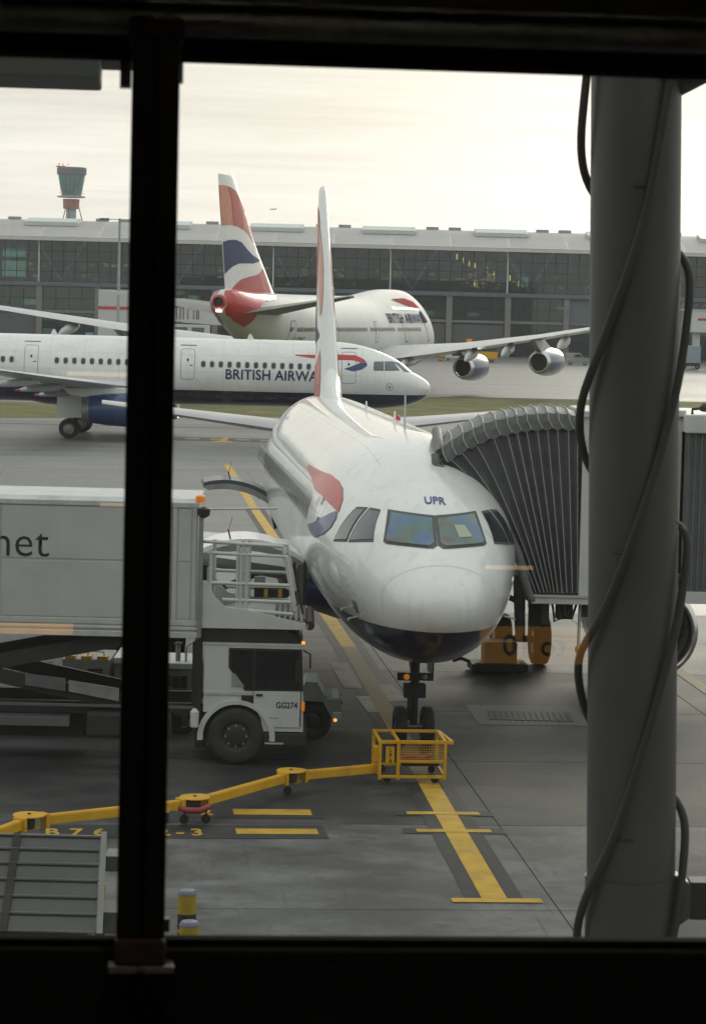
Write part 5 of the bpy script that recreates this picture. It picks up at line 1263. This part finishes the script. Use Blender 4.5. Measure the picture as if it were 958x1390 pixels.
# ------------------------------------------------------------------ yellow ground-power arm
def power_arm():
    t = thing('jointed_cable_boom', 'yellow jointed cable boom on castors lying across the stand to the cage', 'cable boom', (-.95, 44.9, 0))
    B = Vector((-.95, 44.9, 0)); J = [Vector((-6.3, 35.9, .30)), Vector((-4.80, 39.6, .34)), Vector((-2.40, 41.5, .32)), Vector((-.94, 44.25, .30)), Vector((.47, 45.55, .24))]
    for a, b in zip(J, J[1:]):
        d = (b - a).normalized(); p, q = a + d * .22, b - d * (.22 if b is not J[-1] else -.06)
        MB().beam(p - B, q - B, .12, .145).build('boom', M['yellow'], t, bevel=.012)
        MB().beam(p - B + Vector((0, 0, .076)), q - B + Vector((0, 0, .076)), .09, .012).build('boom_flange', M['yellow'], t)
        for e, s in ((p, 1), (q, -1)):
            if (e - J[-1]).length < .3: continue
            MB().beam(e - B + d * s * .02, e - B + d * s * .09, .21, .22).build('boom_collar', M['yellow'], t, bevel=.01)
    for k, c in enumerate(J[1:4]):
        o = c - B
        MB().lathe([(.001, .115), (.24, .115), (.25, .10), (.24, .085), (.001, .085)], o, 'z', 28).build('joint_plate', M['yellow'], t, smooth=40)
        MB().lathe([(.001, -.10), (.17, -.10), (.18, -.085), (.001, -.08)], o, 'z', 24).build('joint_plate', M['yellow'], t, smooth=40)
        MB().lathe([(.085, -.09), (.085, .09)], o, 'z', 14).build('pivot', M['dark'], t)
        MB().box(o.x - .16, o.x + .10, o.y - .2, o.y - .05, o.z - .06, o.z + .06).build('joint_block', M['dark'], t)
        MB().lathe([(.001, .13), (.03, .13), (.03, .12)], o, 'z', 10).build('grease_cap', M['dark'], t)
        for sx in ((-.16, -.02), (.18, .1)) if k == 1 else ((-.05, -.05),):
            w_ = o + Vector((sx[0], sx[1] - .05, 0)); r_ = .075
            MB().lathe([(.03, -.03), (r_ * .9, -.03), (r_, -.015), (r_, .015), (r_ * .9, .03), (.03, .03)], (w_.x, w_.y, r_), 'y', 16, True).build('castor', M['rubber'], t, smooth=40)
            MB().beam((w_.x, w_.y + .05, r_), (w_.x, w_.y + .05, o.z - .1), .03).build('castor_fork', M['dark'], t)
        if k == 1:
            MB().tube([o + Vector((-.25, -.22, -.02)), o + Vector((-.12, -.27, -.06)), o + Vector((.10, -.27, -.06)), o + Vector((.26, -.18, .0))], .05, 10).build('hose', mat('hose_red', (.30, .05, .05), .6), t, smooth=60)
power_arm()
def cage_cart():
    t = thing('cage_cart', 'yellow wheeled cage cart with wire mesh standing before the nose wheel', 'cart', (.575, 45.42, 0), YAW)
    W, D, Hh = 1.14, 1.22, .74; s = .055
    for x in (0, .32, W):
        MB().box(x - s / 2, x + s / 2, -s / 2, s / 2, .08, Hh).build('post', M['yellow'], t, bevel=.006)
    for x in (0, W): MB().box(x - s / 2, x + s / 2, D - s / 2, D + s / 2, .10, Hh).build('post', M['yellow'], t, bevel=.006)
    def bar_(p, q, h=.05): MB().beam(p, q, .05, h).build('rail', M['yellow'], t, bevel=.006)
    bar_((-.03, 0, Hh), (W + .14, 0, Hh), .06); bar_((-.03, D, Hh), (W + .02, D, Hh)); bar_((0, 0, Hh - .002), (0, D, Hh - .002)); bar_((W, 0, Hh - .002), (W, D, Hh - .002)); bar_((W + .12, 0, Hh - .004), (W + .02, D, Hh - .004)); bar_((.32, 0, Hh + .003), (.32, D, Hh + .003))
    bar_((.32, 0, .40), (W, 0, .40)); bar_((.32, 0, .13), (W, 0, .13)); bar_((0, 0, .13), (.32, 0, .13)); bar_((W, 0, .131), (W, D, .131)); bar_((0, D, .132), (W, D, .132)); bar_((0, 0, .134), (0, D, .134))
    mesh = MB()
    for k in range(17): mesh.box(.36 + .045 * k, .366 + .045 * k, -.004, .004, .42, Hh - .03)
    for k in range(7): mesh.box(.34, W - .02, -.005, .003, .45 + .042 * k, .456 + .042 * k)
    kind(mesh.build('wire_mesh', M['yellow'], t), 'stuff')
    o = MB().box(.10, .25, -.012, .0, .36, .66).build('letter_plate', M['yellow'], t)
    for i, ch in enumerate('LPA'):
        bm = text_bm(ch, .105, 'CENTER', bold=.003, sx=.8); ob = bm_obj('plate_lettering', bm, M['textblk'], o); ob.rotation_euler = (R(90), 0, 0); ob.location = (.185, -.0145, .565 - .095 * i)
    MB().box(-.10, -.02, .02, .30, .38, .64).build('side_box', M['yellow'], t, bevel=.01)
    MB().tube([(.40, .5, .36), (.6, .45, .42), (.8, .55, .36), (.95, .5, .44)], .05, 8).build('cable_coil', mat('hose_red', (.30, .05, .05), .6), t, smooth=60)
    MB().box(.4, 1.05, .1, 1.1, .30, .35).build('cage_floor', M['rust'], t)
    for (x, y) in ((.15, .12), (.98, .1), (.15, D - .1), (W - .1, D - .1)):
        MB().lathe([(.02, -.025), (.06, -.025), (.07, 0), (.06, .025), (.02, .025)], (x, y, .072), 'y', 14, True).build('castor', M['rubber'], t, smooth=40)
        MB().box(x - .03, x + .03, y + .03, y + .045, .07, .14).build('castor_fork', M['dark'], t)
cage_cart()

# ------------------------------------------------------------------ bollards
def bollard(x, y, h, label):
    t = thing('bollard', label, 'bollard', (x, y, 0), 0, 'yellow and black bollards by the terminal wall')
    r_ = .115
    z = 0; bands = [(h - .46, 'bolblk', h - .28), (h - .28, 'bolyel', h - .035)]
    bands = [(0, 'bolblk', .18), (.18, 'bolyel', .44), (.44, 'bolblk', h - .50 if h - .50 > .46 else .5), (h - .50, 'bolyel', h - .46)] + [(h - .46, 'bolblk', h - .27), (h - .27, 'bolyel', h - .04)]
    for z0, m, z1 in bands: MB().lathe([(r_, z0), (r_, z1)], n=28).build('band', M[m], t, smooth=40)
    MB().lathe([(r_ + .004, h - .04), (r_ + .004, h - .025), (r_ * .8, h + .012), (.001, h + .03)], n=28).build('cap', M['bolgrey'], t, smooth=40)
bollard(-1.89, 31.5, 1.15, 'taller looking yellow and black bollard standing behind the other one')
bollard(-1.755, 29.8, 1.17, 'nearer yellow bollard with grey cap just above the window sill')
t = thing('guard_post', 'thin yellow and black guard post between the louvred roof and the mullion', 'post', (-2.80, 30.0, 0))
MB().lathe([(.06, 0), (.06, 1.0)], n=16).build('band', M['bolblk'], t)
MB().lathe([(.06, 1.0), (.06, 1.55), (.001, 1.57)], n=16).build('band', M['bolyel'], t)

# ------------------------------------------------------------------ far ground equipment
t = thing('fixed_bridge', 'white boarding bridge with red stripe beside the tail of the jumbo', 'jet bridge', (-41.2, 420, 0))
MB().box(0, 5.4, 0, 4, .4, 10.4).build('tower_block', M['bridge'], t)
MB().box(-.03, 5.43, -.06, 4.03, 7.25, 7.75).build('stripe', M['red'], t)
MB().box(5.4, 13.2, .5, 3.6, 5.6, 9.3).build('tunnel', M['bridge'], t)
MB().box(5.42, 14.6, .44, .5, 7.85, 8.3).build('stripe', M['red'], t)
MB().prism([(13.2, 5.5), (22.5, 5.0), (22.5, 8.4), (13.2, 9.3)], .45, 3.6).build('tunnel', M['gsewhite'], t)
MB().box(21.3, 22.0, 1, 1.8, 0, 5.1).build('support_leg', M['bridge'], t)
b = MB()
for k, (x, w_) in enumerate(((11.3, 1.1), (13.0, .5), (14.2, .9), (15.6, .3))): b.tube([(x, .38, 6.0), (x, .38, 7.6), (x + w_, .38, 7.9), (x + w_, .38, 6.0)], .06, 5)
b.build('line_drawing', M['dark'], t)
MB().box(16.4, 19.6, .36, .44, 7.9, 8.25).build('sign_strip', M['seal'], t)
t = thing('chiller_unit', 'white box with two square grilles under the far boarding bridge', 'air conditioner', (-29.3, 412, 0))
MB().box(0, 6.2, 0, 2.5, 2.9, 5.2).build('housing', M['gsewhite'], t, bevel=.05)
MB().box(.2, 6.0, .2, 2.3, 0, 2.9).build('plinth', M['gse'], t)
for x in (.9, 3.5): MB().box(x, x + 1.9, -.06, .0, 3.3, 4.8).build('grille', M['corrug'], t)
t = thing('far_bridge', 'white boarding bridge cab with red mark at the right edge of view', 'jet bridge', (52.8, 430, 0))
MB().box(1.2, 12, 0, 3, 6.4, 9.4).build('cab', M['gsewhite'], t, bevel=.05)
MB().prism([(0, 6.6), (1.2, 6.4), (1.2, 9.3), (.2, 9.3)], 0, 3).build('hood', M['gse'], t)
MB().box(-.1, 12.1, -.1, 3.1, 9.4, 9.6).build('roof_edge', M['bridge'], t)
MB().box(1.0, 12, -.2, 3.2, 5.9, 6.4).build('floor_edge', M['bridge'], t)
MB().box(2.4, 6, -.04, .0, 7.8, 8.2).build('red_mark', M['red'], t)
MB().box(.1, .8, 1, 2, 0, 6.4).box(1.8, 3.0, 1, 2, 0, 6.0).build('support_leg', M['bridge'], t)
t = thing('trailer', 'boxy blue-grey trailer parked below the far right boarding bridge', 'trailer', (52.2, 424, 0))
MB().box(0, 2.9, 0, 5, 1.0, 3.75).build('box_body', M['bluegrey'], t, bevel=.06)
MB().box(.1, 2.8, -.1, 0, .5, 1.0).build('bumper', M['black'], t)
for x in (.35, 2.5): wheel(t, x, .6, .45, .45, .3)
t = thing('belt_loader', 'yellow ground vehicle with orange beacon parked behind the jumbo engine', 'vehicle', (18.4, 440, 0))
MB().box(0, 5.0, 0, 2.2, .5, 1.75).build('body', M['yellow'], t, bevel=.06)
MB().box(.1, 4.8, .1, 2.0, 1.75, 3.1).build('cabin', M['cockpit'], t)
for x in (.05, 2.4, 4.75): MB().box(x, x + .12, .05, .15, 1.75, 3.15).build('cab_post', M['seal'], t)
MB().box(0, 4.9, 0, 2.1, 3.1, 3.25).build('roof', M['gse'], t)
MB().box(-.2, .7, .2, .9, 3.25, 3.8).build('beacon', M['amber'], t)
for x in (.9, 4.0): wheel(t, x, .15, .5, .5, .3)
t = thing('chevron_barrier', 'small yellow and black chevron barrier standing left of the jumbo engines', 'barrier', (13.6, 440, 0))
MB().box(0, .95, 0, .4, .1, 1.75).build('board', M['bolblk'], t)
for k in range(3): MB().prism([(0, .3 + .5 * k), (.95, .12 + .5 * k), (.95, .40 + .5 * k), (0, .58 + .5 * k)], -.03, .02).build('chevron', M['yellow'], t)
t = thing('flatbed_dolly', 'pale low dolly train parked between the barrier and the yellow vehicle', 'dolly', (14.9, 446, 0))
MB().box(0, 3.6, 0, 2, .4, .75).build('deck', M['gsewhite'], t, bevel=.04)
MB().box(.1, 1.1, .1, 1.8, .75, 1.75).build('crate', M['gsewhite'], t, bevel=.04)
for x in (.5, 3.1): wheel(t, x, .1, .25, .25, .2)
t = thing('service_van', 'small dark service vehicle far off just left of the grey column', 'van', (34.2, 432, 0))
MB().prism([(0, .35), (3.8, .35), (3.8, 1.2), (2.8, 1.3), (2.3, 2.0), (.1, 2.0)], 0, 1.8).build('body', M['gse'], t, bevel=.06)
MB().prism([(1.4, 1.3), (2.6, 1.3), (2.2, 1.85), (1.4, 1.85)], -.03, .0).build('window', M['cockpit'], t)
for x in (.7, 3.1): wheel(t, x, .1, .35, .35, .22)
MB().box(.05, .35, -.04, .0, .8, 1.1).build('tail_lamp', M['amber'], t)
# a distant aircraft in the sky
t = thing('distant_airliner', 'tiny airliner climbing in the pale sky right of the jumbo fin', 'airliner', (-66, 2000, 82), R(0))
MB().lathe([(.05, -2.6), (.35, -2.0), (.4, 1.5), (.05, 2.8)], (0, 0, 0), 'x', 10).build('fuselage', M['seal'], t)
for s in (-1, 1): MB().prism([(-.3, 0), (.5, 0), (1.3, s * 2.6), (.9, s * 2.6)], -.05, .05, 'xy').build('wing', M['seal'], t)
MB().prism([(1.8, .2), (2.6, .2), (2.8, 1.1), (2.4, 1.1)], -.04, .04).build('fin', M['seal'], t)

# ------------------------------------------------------------------ the terminal on this side: room, facade, window
LF = 6.56                                                        # lounge floor level
TN = math.tan(R(6))
def fb(z): return 4.4 + (z - 8) * TN                              # the glazing leans outward
room = bpy.data.objects.new('lounge', None); C.objects.link(room); room.rotation_euler = (0, 0, YAW); kind(room)
def rbox(name, m, *a, **k): return kind(MB().box(*a).build(name, m, room, **k))
rbox('floor', M['carpet'], -9, 9, -14, 4.15, LF - .2, LF)
rbox('ceiling', M['wall'], -9, 9, -14, 4.65, 10.3, 10.5)
rbox('wall', M['wall'], -9.2, -9, -14, 4.2, LF, 10.3)
rbox('wall', M['wall'], 9, 9.2, -14, 4.2, LF, 10.3)
rbox('wall', M['wall'], -9.2, 9.2, -14.2, -14, LF - .2, 10.5)
WL, WR = -3.2, 3.3
def leaning(name, m, a0, a1, z0, z1, th):                         # slab in the plane of the leaning facade
    vs = []
    for z in (z0, z1):
        b = fb(z); vs += [(a0, b, z), (a1, b, z), (a1, b + th, z), (a0, b + th, z)]
    return kind(MB().add(vs, [(0, 3, 2, 1), (4, 5, 6, 7), (0, 1, 5, 4), (1, 2, 6, 5), (2, 3, 7, 6), (3, 0, 4, 7)]).build(name, m, room))
leaning('facade_wall', M['terminal'], -9.2, 9.2, LF - .6, 7.10, .16)
leaning('facade_wall', M['terminal'], -9.2, 9.2, 8.80, 10.6, .16)
leaning('facade_wall', M['terminal'], -9.2, WL, 7.10, 8.80, .16)
leaning('facade_wall', M['terminal'], WR, 9.2, 7.10, 8.80, .16)
# the rest of the building: lower storeys and upper storeys seen only from outside
for k in range(-5, 6):
    kind(MB().box(k * 12 - 5.95, k * 12 + 5.95, 3.6, 4.1, 0, LF - .65).build('facade_panel', M['terminal'], room))
    if k: kind(MB().box(k * 12 - 5.95 + (3.2 if k == 1 else 0), k * 12 + 5.95 - (3.2 if k == -1 else 0), 4.0, 4.3, LF - .5, 10.6).build('facade_panel', M['terminal'], room))
    kind(MB().box(k * 12 - 5.95, k * 12 + 5.95, 4.4, 4.9, 10.7, 19).build('facade_panel', M['terminal'], room))
kind(MB().box(-66, 66, -40, 4.2, 19, 20).build('roof', M['roofm'], room))

win = thing('lounge_window', 'black framed lounge window that everything outside is seen through', 'window', fw(0, fb(7.181), 7.181))
win.rotation_euler = (R(-6), 0, YAW)
PH = 1.464
MU = [-3.06, -1.53, 0.0, 1.53, 3.06]
for i, a in enumerate(MU):
    o = MB().box(a, a + .036, -.105, .02, -.02, PH + .05).build('mullion', M['frame'], win, bevel=.003)
    MB().box(a + .044, a + .078, -.105, .02, -.02, PH + .05).build('mullion_half', M['frame'], o, bevel=.003)
    MB().box(a + .034, a + .046, -.085, .02, -.02, PH + .05).build('mullion_groove', M['black'], o)
    if i == 2: pass
    # upper clip and sill shoe
    MB().box(a - .006, a + .084, -.112, .0, PH + .012, PH + .046).build('mullion_clip', M['rust'], win, bevel=.004)
    sh = MB().box(a - .002, a + .080, -.125, .01, -.030, .012).build('mullion_shoe', M['rust'], win, bevel=.006)
    MB().box(a - .012, a + .094, -.13, .01, -.042, -.030).build('shoe_plate', M['shoe'], sh, bevel=.003)
    MB().lathe([(.001, .0), (.007, .001), (.007, .006)], (a + .04, -.135, -.036), 'z', 10).build('bolt', M['steel'], sh)
    MB().box(a + .080, a + .088, .004, .03, .008, .03).build('gasket_clip', M['shoe'], sh)
    MB().box(a - .02, a - .001, .03, .055, PH - .042, PH - .0).build('outer_bracket', M['shade'], win)
    MB().box(a + .079, a + .086, .03, .05, PH - .032, PH - .0).build('outer_bracket', M['shade'], win)
    MB().box(a + .079, a + .084, .03, .05, .185, .205).build('outer_bracket', M['steel'], win)
for a, b in zip(MU, MU[1:]):
    MB().box(a + .07, b + .008, .0, .012, -.01, PH + .01).build('pane', M['pane'], win)
    MB().box(a + .078, b, -.025, .03, PH, PH + .028).build('head_gasket', M['gasket'], win)
    MB().box(a + .078, b, -.025, .03, -.012, .0).build('sill_gasket', M['gasket'], win)
    MB().box(a + .078, b, -.028, .0, -.0155, -.0125).build('sill_bead', M['shade'], win)
    MB().box(a + .078, b, -.05, .03, -.04, -.016).build('sill', M['frame'], win)
MB().lathe([(.0, -3.2), (.0245, -3.2), (.0245, 3.3), (.0, 3.3)], (0, -.045, PH + .052), 'x', 28).build('transom_tube', M['framegrey'], win, smooth=40)
MB().box(-3.2, 3.3, -.035, .06, PH + .020, PH + .10).build('transom_back', M['frame'], win)
MB().box(-3.2, 3.3, -.075, -.03, PH + .0775, PH + .084).build('transom_ledge', M['framegrey'], win)
MB().box(-3.2, 3.3, -.015, .03, PH + .10, PH + .20).build('blind_box', M['frame'], win)
MB().box(-3.2, 3.3, -.06, .03, -.16, -.041).build('apron_panel', M['frame'], win)
# amber and warm lamps in the lounge, mirrored faintly in the panes
def lounge_sign(a, b, z, w_, h, txt, label, face='signy'):
    t = thing('lounge_sign', label, 'sign', fw(a, b, z), YAW)
    MB().box(-w_ / 2 - .01, w_ / 2 + .01, -.06, -.002, -h / 2 - .01, h / 2 + .01).build('case', M['frame'], t)
    MB().box(-w_ / 2, w_ / 2, .0, .006, -h / 2, h / 2).build('face', M[face], t)
    bm = text_bm(txt, h * .8, 'CENTER', bold=.002); ob = bm_obj('sign_lettering', bm, M['textblk'], t); ob.rotation_euler = (R(90), 0, R(180)); ob.location = (0, .009, -h * .28)
    for x in (-w_ * .35, w_ * .35): MB().tube([(x, -.03, h / 2), (x, -.03, 10.3 - z)], .008, 6).build('hanger', M['steel'], t)
lounge_sign(1.87, -3.11, 8.29, .50, .17, 'to 10', 'hanging amber sign with dark lettering inside the lounge behind the viewer')
lounge_sign(-.42, -3.30, 8.35, .40, .05, '', 'thin hanging amber strip inside the lounge behind the viewer', 'signz')
for (a, b, z, w_, lab) in ((-.11, -3.12, 9.50, .17, 'warm ceiling strip lamp over the lounge seats'), (1.75, -3.07, 8.64, .12, 'short warm lamp beside the amber sign in the lounge'), (-.04, -3.19, 8.91, .08, 'small warm lamp over the thin amber strip in the lounge')):
    t = thing('lounge_lamp', lab, 'lamp', fw(a, b, z), YAW)
    MB().box(-w_, w_, -.03, .0, -.012, .012).build('case', M['frame'], t)
    MB().box(-w_ + .01, w_ - .01, .001, .006, -.009, .009).build('tube', M['lampw'], t)
    MB().tube([(0, -.015, .012), (0, -.015, 10.3 - z)], .005, 6).build('hanger', M['steel'], t)

for a, lab in ((-1.3, 'added fill lamp left of the window mullion'), (.55, 'added fill lamp over the middle of the window'), (2.4, 'added fill lamp over the right of the window')):  # unseen lamps added above the window to light its transom
    t = thing('transom_fill_lamp', lab, 'lamp', fw(a, 2.6, 10.0), YAW)
    MB().lathe([(.13, .29), (.13, 0), (.15, 0), (.15, .29)], n=20).build('housing', M['framegrey'], t)
    MB().lathe([(.001, .27), (.125, .27)], n=20).build('lens', mat('fill_lamp_lens', (.9, .85, .7), .4, emit=(1, .86, .68), estr=170), t)
# ------------------------------------------------------------------ outside column with cables wound round it
def steel_column():
    top, bot = Vector((.905, 9.0, 9.6)), Vector((1.155, 9.0, 0)); d = (bot - top)
    t = thing('steel_column', 'thick grey steel column with black cables wound round it outside the window', 'column', (bot.x, bot.y, 0))
    ax = lambda z: bot + (top - bot) * (z / 9.6) - bot
    MB().tube([ax(0), ax(9.9)], .153, 40).build('shaft', M['column'], t, smooth=40)
    MB().tube([ax(6.30), ax(6.02)], .158, 40).build('base_collar', M['column'], t, smooth=40)
    # arms tying it to the facade
    MB().prism([(-.09, 8.97), (.02, 9.03), (.5, 9.08), (.5, 9.5), (-.09, 9.5)], -.05, .05).build('arm', M['column'], t, bevel=.01)
    a6 = ax(6.2)
    MB().prism([(a6.x + .1, 6.34), (a6.x + .20, 6.285), (a6.x + .20, 6.165), (a6.x + .1, 6.09)], -.06, .06).build('arm', M['column'], t, bevel=.01)
    MB().box(a6.x + .20, a6.x + .72, -.05, .05, 6.16, 6.29).build('arm_flange', M['dark'], t)
    MB().box(-.155, .12, -.155, .02, 9.02, 9.06).build('collar_band', M['column'], t)
    # turn angle: 0 right, 90 front (towards the window), 180 left, 270 back; heights from the bulges in view
    k0 = 3582 / 9.0
    zz = lambda y: EYE - (y - 423) / k0
    A = [(370, 0), (520, 42), (690, 88), (830, 135), (900, 180), (1000, 232), (1060, 300), (1120, 360), (1270, 402), (1420, 446)]
    B = [(-60, 20), (110, 55), (300, 88), (470, 138), (560, 180), (650, 232), (690, 300), (725, 360), (850, 402), (1000, 442), (1130, 478), (1230, 520), (1300, 552)]
    A = [(40, 150), (180, 180), (270, 232), (310, 300)] + [(y, a + 360) for y, a in A]
    def cable(tab, name):
        pts = []
        y = tab[0][0]
        while y <= tab[-1][0]:
            a = R(smooth_tab(tab, y)[0]); z = zz(y)
            side = abs(math.cos(a)); r_ = .168 + .017 * side ** 3
            c = ax(z); pts.append((c.x + r_ * math.cos(a), c.y - r_ * math.sin(a), z)); y += 10
        MB().tube(pts, .0145, 8).build(name, M['cable'], t, smooth=60)
    cable(A, 'cable'); cable(B, 'cable')
    for y, a in ((250, 88), (740, 110), (1130, 105), (700, 10)):
        z = zz(y); c = ax(z); MB().tube([(c.x + .15 * math.cos(R(b)), c.y - .158 * math.sin(R(b)), z) for b in (a - 12, a, a + 12)], .006, 6).build('cable_tie', M['cable'], t)
steel_column()
# glazed louvred roof just below, bottom left
t = thing('louvred_roof', 'grey glazed canopy with pale metal bars just below the window at left', 'canopy', (-1.63, 17.0, -.085), 0)
for k, u in enumerate((0, .145, .298, .466, .641, .817, 1)):
    y, z = -.5 * u, 4.84 - .515 * u
    MB().beam((-3.2, y - .006, z), (.06 + .03 * u, y - .006, z), .014, .012).build('bar', M['louvrebar'], t)
    if k:
        y0, z0 = -.5 * u0, 4.84 - .515 * u0
        MB().add([(-3.2, y0 + .01, z0), (.03 + .03 * u0, y0 + .01, z0), (.03 + .03 * u, y + .01, z + .002), (-3.2, y + .01, z + .002)], [(0, 1, 2, 3)]).build('glass_sheet', M['louvre'], t)
    u0 = u
for x in (-.505, -1.6, -2.7): MB().beam((x, .0, 4.85), (x - .02, -.52, 4.32), .05, .006).build('stiffener', M['dark'], t)
MB().beam((.06, .0, 4.86), (.09, -.52, 4.31), .036, .05).build('side_rail', M['louvrebar'], t)
MB().box(.07, .20, -.05, .2, 4.62, 4.72).build('bracket', M['shade'], t)
MB().box(.06, .20, -.35, .0, 4.28, 4.42).build('bracket', M['shade'], t)
MB().prism([(-.45, 4.2), (-.1, 4.72), (.3, 4.72), (.3, 4.2)], -3.2, .0, 'yz').build('box_gutter', M['shade'], t)
for x in (-3.0, -.4): MB().beam((x, .1, 0), (x, .1, 4.2), .12).build('post', M['shade'], t)
# sunshade end at the top left
t = thing('sunshade', 'grey end of an external sunshade hanging outside at the top left', 'sunshade', fw(-.62 + .61, 7.05, 8.80), YAW)
MB().box(-2.2, -.07, -.2, .2, .0, .42).build('panel', M['shade'], t, bevel=.01)
MB().box(-.069, .012, -.12, .12, .05, .42).build('end_cap', M['shade'], t)

# ------------------------------------------------------------------ thin haze over the airfield
hm = bpy.data.materials.new('haze_air'); hm.use_nodes = True; ht = hm.node_tree; ht.nodes.clear()
ho = ht.nodes.new('ShaderNodeOutputMaterial'); hv = ht.nodes.new('ShaderNodeVolumePrincipled')
hv.inputs['Color'].default_value = (.95, .97, 1, 1); hv.inputs['Density'].default_value = .00013; hv.inputs['Anisotropy'].default_value = .2
ht.links.new(hv.outputs[0], ho.inputs['Volume'])
kind(MB().box(-1600, 1600, -260, 2700, -1.1, 96).build('haze', hm), 'stuff')
